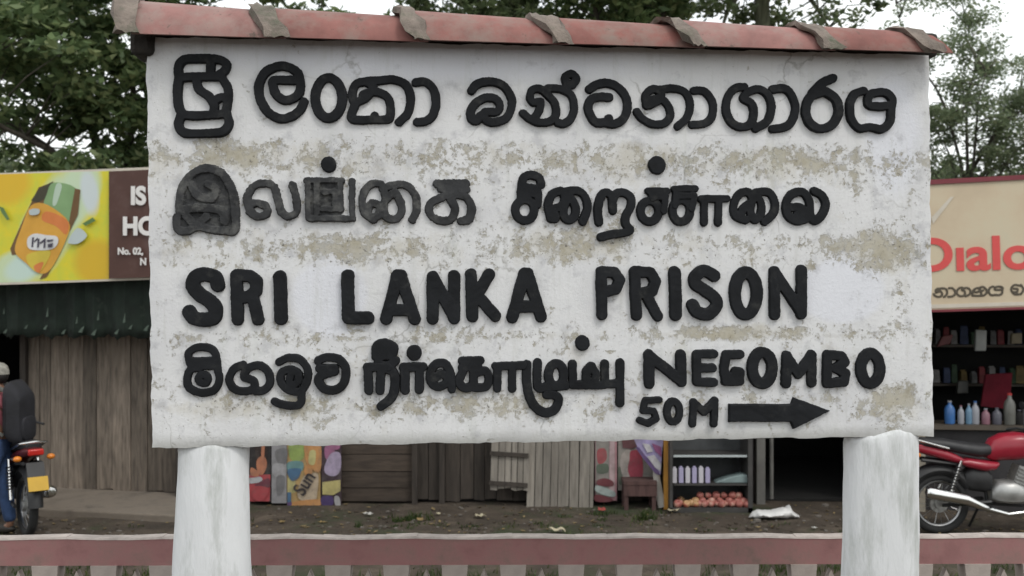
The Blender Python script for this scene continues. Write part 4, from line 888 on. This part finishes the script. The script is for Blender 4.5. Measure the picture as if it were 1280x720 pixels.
for nm, lab, pts, m_, yo in (('hanging_packet', 'pale grey packet hanging inside the open shop', '1219,439 1233,439 1234,413 1220,412', mat('dim_grey_packet', (.26, .27, .26), .6, .2, 5), .5),
                             ('hanging_packet', 'dull red packet hanging at upper left inside the open shop', '1171,434 1188,430 1192,418 1178,420', mat('dull_red_packet', (.12, .03, .03), .6, .2, 5), .5),
                             ('hanging_packet', 'olive packet hanging at upper right inside the open shop', '1264,430 1278,430 1278,416 1265,417', mat('olive_packet', (.12, .10, .06), .6, .2, 5), .5),
                             ('jar', 'dim glass jar on the back shelf of the open shop', '1196,492 1211,492 1211,476 1198,476', mat('dim_jar', (.09, .09, .08), .4, .2, 5), 1.9)):
    q = [RF.hit(*p, yo) for p in pp(pts)]; mb = MB(); mb.prism(q, yo, yo + .06); o = mb.build(nm, m_, None, bevel=.012); o.location = RF.o; o.rotation_euler.z = RF.a; tag(o, lab, 'jar' if nm == 'jar' else 'packet')

# ------------------------------------------------------------------ motorcycles
TYRE = mat('tyre_rubber', (.022, .022, .022), .85, .2, 20); RIM = mat('dull_chrome', (.45, .45, .45), .3, .1, 8, metal=1); CHR = mat('bright_chrome', (.75, .75, .74), .18, .05, 8, metal=1); BLK = mat('black_plastic', (.018, .018, .019), .5, .3, 8)
VIN = mat('black_vinyl_seat', (.020, .020, .022), .55, .3, 10, bmp=.2); ALU = mat('cast_aluminium', (.42, .42, .41), .45, .2, 9, metal=.7); LAMPR = mat('red_lamp_glass', (.45, .02, .015), .25, .1, 8); AMB = mat('amber_lamp_glass', (.65, .20, .02), .3, .1, 8); PLY = mat('yellow_plate', (.52, .31, .02), .5, .08, 6); LENS = mat('lamp_lens', (.6, .6, .6), .15, .05, 8)
def loft(mb, secs, n=14, mi=0, e=.7):   # (x, z centre, half height, half width) sections along x
    vs = []; fs = []
    for x, z, hh, hw in secs:
        for k in range(n):
            a = 2 * math.pi * k / n; ca, sa = math.cos(a), math.sin(a)
            vs.append((x, hw * math.copysign(abs(ca) ** e, ca), z + hh * math.copysign(abs(sa) ** e, sa)))
    for i in range(len(secs) - 1):
        for k in range(n): k2 = (k + 1) % n; fs.append((i * n + k, (i + 1) * n + k, (i + 1) * n + k2, i * n + k2))
    fs.append(tuple(range(n))); fs.append(tuple((len(secs) - 1) * n + k for k in range(n - 1, -1, -1))); mb.add(vs, fs, mi)
def motorcycle(label, loc_, rz, paint, plate=None):
    t = thing('motorcycle', label, 'motorcycle', loc_, rz, 'parked motorcycles')
    def P(name, fn, m, par=None, sm=True, bev=0): mb = MB(); fn(mb); return mb.build(name, m, par or t, smooth=sm, angle=45, bevel=bev)
    for wx in (0, 1.27):
        wh = P('wheel', lambda mb: (mb.lathe([(.05, -.05), (.05, .05)], (wx, 0, .3), 14, rot=Matrix.Rotation(R(90), 3, 'X')),
                                    mb.lathe([(.09, -.02), (.09, .02)], (wx, 0, .3), 18, rot=Matrix.Rotation(R(90), 3, 'X'))), ALU)
        P('tyre', lambda mb: mb.torus((wx, 0, .3), .262, .042, n=36, k=10), TYRE, wh); P('rim', lambda mb: mb.torus((wx, 0, .3), .222, .018, n=36, k=8), RIM, wh)
        def spk(mb):
            for k in range(18):
                a = 2 * math.pi * k / 18; b = a + (.35 if k % 2 else -.35); s = .03 if k % 2 else -.03
                mb.tube([(wx + .05 * math.cos(b), s, .3 + .05 * math.sin(b)), (wx + .215 * math.cos(a), 0, .3 + .215 * math.sin(a))], .0025, 5)
        P('spokes', spk, RIM, wh)
    P('mudguard', lambda mb: mb.torus((0, 0, .3), .335, .07, n=16, k=8, a0=R(30), a1=R(175), sq=1), BLK)
    P('mudguard', lambda mb: mb.torus((1.27, 0, .3), .325, .055, n=16, k=8, a0=R(40), a1=R(165), sq=1), paint)
    P('frame', lambda mb: [mb.tube(q, .018, 8) for q in ([(0, .11, .3), (.48, .09, .33)], [(0, -.11, .3), (.48, -.09, .33)], [(.48, 0, .3), (.44, 0, .68), (1.0, 0, .86)], [(.48, 0, .3), (.86, 0, .27), (1.0, 0, .80)], [(-.2, .08, .74), (.46, .08, .66)], [(-.2, -.08, .74), (.46, -.08, .66)])], BLK)
    P('seat', lambda mb: loft(mb, [(-.24, .90, .03, .06), (-.16, .905, .048, .10), (.05, .885, .055, .125), (.22, .85, .06, .125), (.38, .825, .065, .11), (.52, .83, .055, .08)]), VIN)
    P('tail_fairing', lambda mb: loft(mb, [(-.32, .87, .03, .05), (-.2, .85, .05, .10), (0, .80, .055, .12), (.12, .76, .05, .125), (.2, .735, .03, .12)]), paint)
    P('side_panel', lambda mb: loft(mb, [(.16, .725, .02, .115), (.26, .71, .05, .13), (.42, .68, .055, .135), (.52, .68, .045, .12), (.56, .70, .02, .1)]), paint)
    P('fuel_tank', lambda mb: loft(mb, [(.46, .80, .05, .07), (.52, .835, .11, .11), (.62, .86, .13, .135), (.76, .87, .135, .15), (.92, .875, .11, .135), (1.02, .865, .06, .08)]), paint)
    P('engine', lambda mb: (loft(mb, [(.5, .40, .06, .08), (.56, .42, .11, .13), (.70, .42, .12, .14), (.82, .40, .1, .12), (.88, .38, .05, .08)]), mb.box((.80, 0, .57), (.14, .15, .2), Matrix.Rotation(R(20), 3, 'Y')), [mb.box((.80 + k * .012, 0, .50 + k * .033), (.18, .2, .012), Matrix.Rotation(R(20), 3, 'Y')) for k in range(5)]), ALU)
    P('air_box', lambda mb: loft(mb, [(.24, .55, .07, .07), (.3, .55, .12, .1), (.44, .54, .13, .1), (.5, .52, .09, .08)]), BLK)
    P('exhaust', lambda mb: mb.tube([(.86, -.10, .52), (.98, -.12, .42), (.90, -.14, .25), (.62, -.15, .22), (.42, -.16, .275), (.30, -.165, .325), (.2, -.17, .37), (-.1, -.18, .425), (-.17, -.18, .44), (-.19, -.18, .443)], [.02, .02, .02, .02, .026, .042, .055, .06, .056, .036], 14), CHR)
    for s in (-1, 1):
        sp = P('shock_absorber', lambda mb: mb.tube([(.04, s * .14, .36), (.17, s * .13, .74)], .017, 8), CHR)
        def coil(mb): mb.tube([(.04 + .13 * (.25 + .6 * k / 90) + .028 * math.cos(k * .55), s * (.14 - .01 * k / 90) + .028 * math.sin(k * .55), .36 + .38 * (.25 + .6 * k / 90)) for k in range(91)], .006, 5)
        P('spring', coil, BLK, sp)
        P('fork', lambda mb: mb.tube([(1.27, s * .08, .3), (1.02, s * .08, .93)], [.022, .018], 10), CHR)
        if not plate: P('mirror', lambda mb: (mb.tube([(.98, s * .26, 1.02), (1.0, s * .33, 1.2)], .006, 6), mb.ball((1.0, s * .35, 1.23), (.012, .06, .04))), BLK)
        P('turn_signal', lambda mb: mb.ball((-.27, s * .15, .80), (.035, .04, .028)), AMB)
        P('foot_peg', lambda mb: mb.tube([(.45, s * .12, .3), (.45, s * .24, .3)], .012, 8), BLK)
    P('handlebar', lambda mb: mb.tube([(.84, .36, .98), (.92, .3, 1.0), (.98, .12, 1.0), (1.0, 0, .97), (.98, -.12, 1.0), (.92, -.3, 1.0), (.84, -.36, .98)], .013, 8), BLK)
    P('headlight', lambda mb: mb.lathe([(.03, -.09), (.075, -.05), (.09, .0), (.085, .03), (.02, .04)], (1.14, 0, .86), 18, rot=Matrix.Rotation(R(90), 3, 'Y')), LENS)
    P('tail_light', lambda mb: mb.box((-.33, 0, .86), (.05, .14, .06)), LAMPR, bev=.012)
    P('grab_rail', lambda mb: mb.tube([(.05, .13, .86), (-.25, .12, .94), (-.30, 0, .955), (-.25, -.12, .94), (.05, -.13, .86)], .011, 8), CHR)
    P('kick_stand', lambda mb: mb.tube([(.46, .1, .28), (.40, .22, .02)], .013, 8), BLK)
    P('tail_flap', lambda mb: mb.hexa([(-.42, -.08, .50), (-.42, .08, .50), (-.30, .08, .76), (-.30, -.08, .76), (-.40, -.08, .49), (-.40, .08, .49), (-.28, .08, .75), (-.28, -.08, .75)]), BLK, sm=False)
    if plate: P('number_plate', lambda mb: mb.hexa([(-.452, -.09, .51), (-.452, .09, .51), (-.402, .09, .635), (-.402, -.09, .635), (-.442, -.09, .51), (-.442, .09, .51), (-.392, .09, .635), (-.392, -.09, .635)]), PLY, sm=False)
    return t
MRED = mat('glossy_red_paint', (.29, .018, .034), .28, .15, 5); MBLK = mat('dark_red_paint', (.085, .012, .014), .3, .2, 5)
dB = 10.3
motorcycle('red motorcycle with chrome exhaust parked side-on before the open shop', ((1173 - 640) / F * dB, dB, GZ), 0, MRED)
motorcycle('dark motorcycle seen from behind with yellow number plate beside the person', ((34 - 640) / F * 10.2, 10.2, GZ), R(128), MBLK, True)

# ------------------------------------------------------------------ person at the left edge, facing left, with a rucksack
pd = 10.2
pt = thing('person', 'person in pale cap, pink shirt and blue jeans standing beside the dark motorcycle', 'person', ((-3 - 640) / F * pd, pd, GZ), R(180))
SKIN = mat('brown_skin', (.26, .135, .085), .6, .12, 8); JEAN = mat('blue_denim', (.045, .085, .19), .9, .35, 7, dirt=(.16, .22, .34), dirt_lo=.58, dirt_hi=.75, dscale=4, bmp=.3); SHIRT = mat('pink_red_shirt', (.33, .10, .12), .9, .2, 8); BAGM = mat('black_rucksack', (.014, .014, .018), .8, .4, 6, bmp=.3); CAP = mat('pale_patterned_cap', (.24, .23, .20), .9, .4, 30); HAIR = mat('black_hair', (.012, .01, .009), .6, .3, 30); SHOE = mat('dark_shoe', (.03, .026, .022), .6, .2, 8); EYE = flat('eye_white', (.6, .6, .58), .3)
# x forward, y to the person's left
V = [(0, 0, .90), (0, 0, 1.02), (-.01, 0, 1.18), (-.01, 0, 1.33), (0, 0, 1.42), (.015, 0, 1.49), (.02, 0, 1.56), (.015, 0, 1.62)]
Ed = [(0, 1), (1, 2), (2, 3), (3, 4), (4, 5), (5, 6), (6, 7)]; Rr = [(.12, .155), (.11, .14), (.115, .15), (.11, .15), (.07, .09), (.05, .05), (.092, .078), (.07, .06)]
for s in (-1, 1):
    b = len(V); fx = .10 * s
    V += [(0, s * .09, .84), (.02 + fx * .4, s * .095, .48), (fx * .6 - .02, s * .10, .09), (fx * .6 + .05, s * .105, .045), (fx * .6 + .15, s * .11, .03)]
    Ed += [(0, b), (b, b + 1), (b + 1, b + 2), (b + 2, b + 3), (b + 3, b + 4)]; Rr += [.088, .056, .038, .038, .028]
    b = len(V); V += [(-.01, s * .19, 1.36), (-.04 + s * .02, s * .23, 1.08), (.04 + s * .03, s * .235, .86), (.07 + s * .03, s * .23, .80)]
    Ed += [(3, b), (b, b + 1), (b + 1, b + 2), (b + 2, b + 3)]; Rr += [.055, .042, .030, .030]
    hb = len(V) - 1; hx, hy = V[hb][0], V[hb][1]
    for k in range(4):
        q = len(V); oy = (k - 1.5) * .019; L_ = (.062, .072, .068, .054)[k]
        V += [(hx + .012 - oy * .9, hy + oy * .35, .762), (hx + .024 - oy * .9, hy + oy * .35 - s * .004, .762 - L_ * .55), (hx + .018 - oy * .9, hy + oy * .35 - s * .012, .762 - L_)]; Ed += [(hb, q), (q, q + 1), (q + 1, q + 2)]; Rr += [.010, .0085, .007]
    q = len(V); V += [(hx + .036, hy - s * .012, .79), (hx + .058, hy - s * .018, .752)]; Ed += [(hb, q), (q, q + 1)]; Rr += [.011, .008]
body = skin('body', V, Ed, Rr, SKIN, pt)
mb = MB(); mb.ball((.112, 0, 1.555), (.022, .014, .028)); mb.build('nose', SKIN, body, smooth=True)
for s in (-1, 1):
    mb = MB(); mb.ball((.098, s * .032, 1.585), (.012, .014, .009)); mb.build('eye', EYE, body, smooth=True)
    mb = MB(); mb.ball((.02, s * .078, 1.56), (.022, .012, .034)); mb.build('ear', SKIN, body, smooth=True)
mb = MB(); mb.ball((.098, 0, 1.505), (.012, .026, .007)); mb.build('mouth', flat('lips', (.28, .09, .08)), body, smooth=True)
mb = MB(); mb.ball((-.005, 0, 1.575), (.10, .088, .095)); mb.build('hair', HAIR, pt, smooth=True)
mb = MB(); mb.lathe([(.108, 1.585), (.106, 1.62), (.092, 1.662), (.06, 1.692), (.01, 1.702)], (0, 0, 0), 20, sx=1.0, sy=.88); mb.ball((.125, 0, 1.60), (.07, .07, .010)); mb.build('cap', CAP, pt, smooth=True)
k0 = 8
jv = [V[0], V[1]]; je = [(0, 1)]; jr = [(.132, .165), (.122, .15)]
for s, b in ((-1, 8), (1, 8 + 5 + 4 + 12 + 2)):
    q = len(jv); lv = V[b:b + 3]; jv += [lv[0], lv[1], (lv[2][0], lv[2][1], .10)]; je += [(0, q), (q, q + 1), (q + 1, q + 2)]; jr += [.105, .076, .064]
    a4 = V[b + 5:b + 8]; f5 = V[b + 2:b + 5]
    mb = MB(); mb.ball((f5[1][0] + .02, f5[1][1], .045), (.145, .052, .048)); mb.build('shoe', SHOE, pt, smooth=True)
skin('jeans', jv, je, jr, JEAN, pt)
sv = [V[1], V[2], V[3], V[4]]; se = [(0, 1), (1, 2), (2, 3)]; sr = [(.13, .16), (.128, .165), (.122, .165), (.078, .10)]
for s, b in ((-1, 13), (1, 13 + 23)):
    q = len(sv); A, B = V[b], V[b + 1]; mid = tuple((A[i] * .35 + B[i] * .65) for i in range(3)); sv += [A, mid]; se += [(2, q), (q, q + 1)]; sr += [.072, .062]
skin('shirt', sv, se, sr, SHIRT, pt)
bp = thing('rucksack', 'bulging black rucksack on the back of the person', 'bag', ((-3 - 640) / F * pd, pd, GZ), R(180))
mb = MB(); loft(mb, [(-.30, 1.15, .20, .13), (-.29, 1.16, .25, .17), (-.24, 1.19, .28, .19), (-.18, 1.23, .30, .2), (-.13, 1.24, .26, .17)], n=24, e=.42); mb.build('bag_body', BAGM, bp, smooth=True)
mb = MB(); loft(mb, [(-.33, 1.06, .07, .10), (-.32, 1.06, .11, .13), (-.28, 1.06, .12, .14)], n=20, e=.45); mb.build('front_pocket', BAGM, bp, smooth=True)
STR = mat('grey_strap', (.12, .12, .11), .9, .4, 20)
for s in (-1, 1): mb = MB(); mb.tube([(-.14, s * .1, 1.42), (-.04, s * .12, 1.475), (.08, s * .115, 1.42), (.135, s * .12, 1.26), (.08, s * .15, 1.08), (-.12, s * .13, 1.0)], .022, 8, flat=.5); mb.build('strap', STR, bp, smooth=True)

# ------------------------------------------------------------------ grass and litter
def grass(areas, n, name):
    V = []; f = []; r = random.Random(9)
    for (cx, cy, rx, ry, cnt, hh) in areas:
        for _ in range(cnt):
            a = r.uniform(0, 6.28); q = math.sqrt(r.random()); x = cx + rx * q * math.cos(a); y = cy + ry * q * math.sin(a); z = float(gz(x, y)) - .01
            h = hh * r.uniform(.4, 1.1); b = r.uniform(0, 6.28); dx, dy = math.cos(b) * .006, math.sin(b) * .006; lx, ly = r.gauss(0, .45) * h, r.gauss(0, .45) * h; o = len(V)
            V += [(x - dx, y - dy, z), (x + dx, y + dy, z), (x + dx * .7 + lx * .4, y + dy * .7 + ly * .4, z + h * .6), (x - dx * .7 + lx * .4, y - dy * .7 + ly * .4, z + h * .6), (x + lx, y + ly, z + h)]
            f += [(o, o + 1, o + 2, o + 3), (o + 3, o + 2, o + 4)]
    mb = MB(); mb.add(V, f); o = mb.build(name, leafmat('grass_blades', (.03, .05, .012), (.05, .085, .02), (.11, .13, .04))); o['kind'] = 'stuff'; o['label'] = 'short grass and weeds growing in the bare earth'; o['category'] = 'grass'
gp = lambda px, py: ((px - 640) / F * (2.43 * F / (py - 360)), 2.43 * F / (py - 360))
ar = []; r_ = random.Random(44)
for (cx, cy, rx, ry, cnt, hh) in ((-1.1, 10.9, .45, .3, 260, .07), (1.05, 11.0, .45, .2, 340, .08), (.2, 10.6, .7, .2, 120, .05), (-3.1, 10.9, .6, .3, 110, .05), (-.2, 10.4, 1.6, .4, 220, .05), (2.0, 10.5, 1.0, .3, 80, .04), (0, 8.2, 6, 1.5, 9000, .09), (0, 6.7, 6, .8, 5000, .12)):
    k = 14 if cnt < 1000 else 160
    for _ in range(k): ar.append((cx + r_.gauss(0, .55) * rx, cy + r_.gauss(0, .55) * ry, r_.uniform(.04, .16) * (1 if cnt < 1000 else 3.5), r_.uniform(.03, .09) * (1 if cnt < 1000 else 3), int(cnt / k * r_.uniform(.3, 1.9)) + 2, hh * r_.uniform(.5, 1.3)))
grass(ar, 0, 'grass')
LIT = [mat('litter_cream', (.45, .40, .28), .8, .2, 9), mat('litter_white', (.50, .49, .46), .7, .2, 9), mat('dry_leaf', (.24, .17, .07), .8, .3, 9), mat('litter_red', (.32, .06, .05), .6, .2, 9)]
for nm, lab, cat, px, py, s, mi in (('paper_scrap', 'torn cream paper scrap lying just beyond the middle of the railing', 'litter', 697, 667, .085, 0), ('paper_scrap', 'small pale scrap on bare earth below the dark boards', 'litter', 460, 645, .05, 1), ('paper_scrap', 'pale scrap under the foot of the grey plank shutter', 'litter', 600, 648, .06, 0),
                                ('paper_scrap', 'small red wrapper on the ground by the tall pink board', 'litter', 752, 640, .06, 3), ('dry_leaf', 'curled dry leaf on the ground by the grass tuft', 'leaf', 525, 652, .05, 2), ('dry_leaf', 'pale dry leaf on the ground near the left sign post', 'leaf', 352, 655, .04, 2),
                                ('paper_scrap', 'crumpled tan paper at the foot of the orange post', 'litter', 842, 641, .07, 0), ('paper_scrap', 'tiny white scrap in front of the white sack', 'litter', 1018, 662, .03, 1), ('dry_leaf', 'brown leaf on the earth under the yellow poster', 'leaf', 402, 655, .035, 2), ('dry_leaf', 'thin pale leaf left of the grey plank shutter', 'leaf', 548, 644, .03, 0)):
    x, y = gp(px, py); r = random.Random(px); mb = MB(); n = 7; V = []; f = []
    for j in range(n):
        for i in range(n):
            u, v = i / (n - 1) - .5, j / (n - 1) - .5; e = 1 - .35 * r.random() * (max(abs(u), abs(v)) > .45)
            V.append((u * 2 * s * e, v * 1.5 * s * e, .012 + s * (.35 * abs(math.sin(u * 5 + px)) + .25 * abs(v) + .12 * r.random())))
    for j in range(n - 1):
        for i in range(n - 1): f.append((j * n + i, j * n + i + 1, (j + 1) * n + i + 1, (j + 1) * n + i))
    mb.add(V, f); o = mb.build(nm, LIT[mi], None, smooth=True, angle=30); o.location = (x, y, float(gz(x, y))); o.rotation_euler.z = r.uniform(0, 6); so = o.modifiers.new('thickness', 'SOLIDIFY'); so.thickness = .002; tag(o, lab, cat)

r = random.Random(77); mb = MB()
for _ in range(1500):
    x = r.uniform(-6.5, 6.5); y = 9.9 + 1.75 * r.random() ** 1.2; s_ = r.uniform(.006, .022) * (1.8 if r.random() < .06 else 1); k = r.randrange(3); n = 6; z = float(gz(x, y))
    if k < 2: mb.ball((x, y, z + s_ * .2), (s_ * 1.2, s_, s_ * .6), n, k)
    else:
        a = r.uniform(0, 6.28); c_, d_2 = math.cos(a) * s_ * 1.8, math.sin(a) * s_ * 1.8; h1, h2 = r.uniform(0, s_), r.uniform(0, s_)
        mb.add([(x - c_, y - d_2, z + .006 + h1), (x + d_2 * .5, y - c_ * .5, z + .012), (x + c_, y + d_2, z + .006 + h2), (x - d_2 * .5, y + c_ * .5, z + .016), (x, y, z + .003)], [(0, 1, 2, 3), (0, 4, 1), (1, 4, 2), (2, 4, 3), (3, 4, 0)], 2)
o = mb.build('ground_debris', [mat('grey_pebbles', (.13, .115, .10), .9, .3, 30), mat('earth_clods', (.055, .042, .03), .95, .3, 30), mat('dead_leaf_bits', (.17, .125, .06), .85, .4, 30, island=.4)], None, smooth=True); o['kind'] = 'stuff'; o['label'] = 'pebbles, clods and dead leaf bits strewn over the bare earth'; o['category'] = 'debris'
# packets standing on the back shelves of the open shop
tn = [('dull red', (.22, .03, .035)), ('dim grey', (.15, .15, .15)), ('mustard', (.16, .11, .03)), ('dim green', (.04, .08, .04)), ('dim blue', (.04, .06, .13)), ('dusty white', (.24, .23, .22))]
r = random.Random(8)
for lev, zz_ in ((0, zc + .265), (1, zc + .765)):
    for k in range(13):
        px = 1160 + k * 11.5 + r.uniform(-2, 2); x, _ = RF.hit(px, 450, 2.3); cn, cc = tn[(k * 5 + lev * 2) % 6]; h = r.uniform(.12, .24); w_ = r.uniform(.07, .11)
        mb = MB(); mb.box((0, 0, h / 2), (w_, .07, h), taper=.86); mb.box((0, 0, h + .008), (w_ * .8, .01, .022)); o = mb.build('shop_packet', mat(cn.replace(' ', '_') + '_shop_packet', cc, .6, .35, 14), None, bevel=.006)
        o.location = RF.o + Vector((x * RF.c - 2.32 * RF.s, x * RF.s + 2.32 * RF.c, zz_)); o.rotation_euler.z = RF.a + r.uniform(-.3, .3)
        tag(o, cn + ' packet standing on the ' + ('upper' if lev else 'lower') + ' back shelf of the open shop', 'packet', cn + ' packets on the ' + ('upper' if lev else 'lower') + ' back shelf')

# ------------------------------------------------------------------ trees behind the shops
BARK = mat('grey_brown_bark', (.085, .075, .06), .95, .35, 3, (4, 4, 1), bmp=.8, bdist=.03); BARKG = mat('green_grey_bark', (.10, .105, .065), .95, .3, 3, (4, 4, 1), bmp=.8, bdist=.03)
L1 = leafmat('dark_tree_leaves', (.10, .15, .07), (.165, .235, .10), (.28, .32, .15)); L2 = leafmat('olive_tree_leaves', (.09, .125, .06), (.14, .185, .085), (.22, .25, .13)); L3 = leafmat('feathery_leaves', (.15, .20, .115), (.20, .25, .14), (.26, .29, .17))
def tree(label, base, fork, clumps, leaf, per, cr_, lm, bark, tr=.18, flatn=.5, seed=0, twig=.012, name='broadleaf_tree', arms=7):
    g = np.random.default_rng(seed); r = random.Random(seed)
    t = thing(name, label, 'tree', base); B = Vector(base); Fk = Vector(fork) - B
    mb = MB(); pts = [Vector((0, 0, -.3))] + [Fk * k / 5 + Vector((r.uniform(-.1, .1), r.uniform(-.1, .1), 0)) * (k < 5) for k in range(6)]
    mb.tube(pts, [tr * 1.35] + [tr * (1.2 - .08 * k) for k in range(6)], 10)
    C = np.array(clumps) - np.array(base)
    mids = []
    # limbs to a few spread targets, then twigs from the nearest limb point to every clump
    sel = [int(g.integers(len(C)))]
    while len(sel) < min(arms, len(C)):
        d = np.min(np.linalg.norm(C[:, None] - C[sel][None], axis=2), axis=1); sel.append(int(np.argmax(d)))
    for k in sel:
        T = Vector(C[k]); s_ = Fk * r.uniform(.7, 1.0); m1 = s_.lerp(T, .35) + Vector((0, 0, .12 * (T - s_).length)); m2 = s_.lerp(T, .7) + Vector((r.uniform(-.2, .2), r.uniform(-.2, .2), .1))
        ln = [s_, m1, m2, T]; sm = [Vector(q) for q in smoothline(ln, 4)]; mb.tube(sm, [tr * .55 * (1 - .85 * i / (len(sm) - 1)) for i in range(len(sm))], 7); mids += sm
    for c in C:
        T = Vector(c); p = min(mids, key=lambda q: (q - T).length)
        if (p - T).length > .15: mm = p.lerp(T, .5) + Vector((r.uniform(-.15, .15), r.uniform(-.15, .15), r.uniform(0, .2))); mb.tube([p, mm, T], [twig * 1.6, twig, twig * .5], 5)
    mb.build('trunk', bark, t, smooth=True, angle=0)
    n = len(C) * per; ctr = np.repeat(C, per, 0); off = g.normal(0, 1, (n, 3)); off /= np.linalg.norm(off, axis=1)[:, None] + 1e-6
    off *= (g.random((n, 1)) ** .45) * cr_ * g.uniform(.6, 1.25, (len(C), 1)).repeat(per, 0); off[:, 2] *= flatn; P = ctr + off
    nrm = g.normal(0, 1, (n, 3)); nrm[:, 2] = np.abs(nrm[:, 2]) + .6; nrm /= np.linalg.norm(nrm, axis=1)[:, None]
    u = np.cross(nrm, g.normal(0, 1, (n, 3))); u /= np.linalg.norm(u, axis=1)[:, None]; v = np.cross(nrm, u); sz = leaf * g.uniform(.6, 1.25, (n, 1))
    a = P - u * sz * .5; b = P + v * sz * .24 - nrm * sz * .05; c = P + u * sz * .5; d = P - v * sz * .24 - nrm * sz * .05
    VV = np.stack([a, b, c, d], 1).reshape(-1, 3); me = bpy.data.meshes.new('crown'); me.vertices.add(4 * n); me.vertices.foreach_set('co', VV.ravel())
    me.loops.add(4 * n); me.loops.foreach_set('vertex_index', np.arange(4 * n)); me.polygons.add(n); me.polygons.foreach_set('loop_start', np.arange(n) * 4); me.polygons.foreach_set('loop_total', np.full(n, 4))
    me.materials.append(lm); me.update(calc_edges=True); o = bpy.data.objects.new('crown', me); COL.objects.link(o); o.parent = t
    return t
def cl(c, rad, n, seed, keep=lambda p: True):
    g = np.random.default_rng(seed); out = []
    while len(out) < n:
        p = g.normal(0, 1, 3); p /= np.linalg.norm(p); p = np.array(c) + p * (g.random() ** .4) * np.array(rad)
        if keep(p): out.append(p)
    return out
def hole(*hs):                   # keep clumps out of sight gaps given as (px, py, radius)
    def k(p):
        px = 640 + p[0] / p[1] * F; py = 360 - (p[2] - CAMZ) / p[1] * F
        return all(math.hypot(px - a, py - b) > r_ for a, b, r_ in hs)
    return k
GT = 'trees behind the shops'
tree('large dense dark green tree filling the sky above the hoarding', (-6.6, 18.5, GZ), (-6.9, 18.3, 3.6), cl((-7.4, 17.8, 5.9), (4.6, 2.2, 3.2), 270, 11, hole((42, 180, 22), (150, 165, 14), (85, 40, 10), (130, 185, 14), (95, 120, 10), (20, 110, 9), (60, 95, 8))), .21, 140, .56, L1, BARK, .15, .42, 1)
tree('loose leafed tree rising above the middle tiles of the sign', (-.5, 20, GZ), (-.6, 20, 5.0), cl((-.55, 19.5, 7.5), (1.7, 1.6, 1.7), 60, 13), .2, 120, .42, L2, BARK, .16, .6, 2)
tree('shady dark tree just right of the middle above the sign', (1.9, 19, GZ), (1.9, 19, 5.0), cl((1.95, 18.7, 7.2), (1.35, 1.6, 1.7), 85, 14), .2, 130, .5, L1, BARK, .18, .5, 3)
tree('sparse tree with thick greenish trunk seen over the right half of sign', (4.3, 18, GZ), (4.28, 18, 8.0), cl((4.7, 18, 7.3), (2.1, 1.5, 1.3), 85, 15, hole((1110, 45, 22), (1000, 25, 14))), .17, 45, .36, L2, BARKG, .15, .6, 4, arms=5)
tree('pale feathery tree with thin forking branches above the beige sign', (9.6, 21, GZ), (9.2, 21, 4.3), cl((9.9, 21, 5.3), (2.5, 1.4, 1.7), 210, 16) + cl((8.6, 21, 7.4), (1.3, 1, .8), 22, 26), .10, 110, .38, L3, BARK, .065, .55, 5, twig=.011, arms=12)
tree('thin twiggy tree whose few leaves show at the left of the sign top', (-4.2, 21, GZ), (-4.3, 21, 5.5), cl((-4.3, 21, 7.6), (1.0, 1.0, 1.0), 14, 17), .16, 40, .3, L2, BARK, .08, .6, 6, arms=4)
for lab, c, rr, sd_ in (('rounded bushy tree far behind the kiosk roof', (.5, 27, 3.4), (4.5, 2, 2.2), 31), ('broad bushy tree far behind the open shop', (12.5, 28, 3.2), (4.5, 2, 2.2), 32), ('wide bushy tree far behind the plank shop', (-11.5, 27, 3.4), (5, 2, 2.4), 33)):
    tree(lab, (c[0], c[1], GZ), (c[0], c[1], 1.6), cl(c, rr, 110, sd_), .3, 90, .7, L2, BARK, .2, .6, sd_)
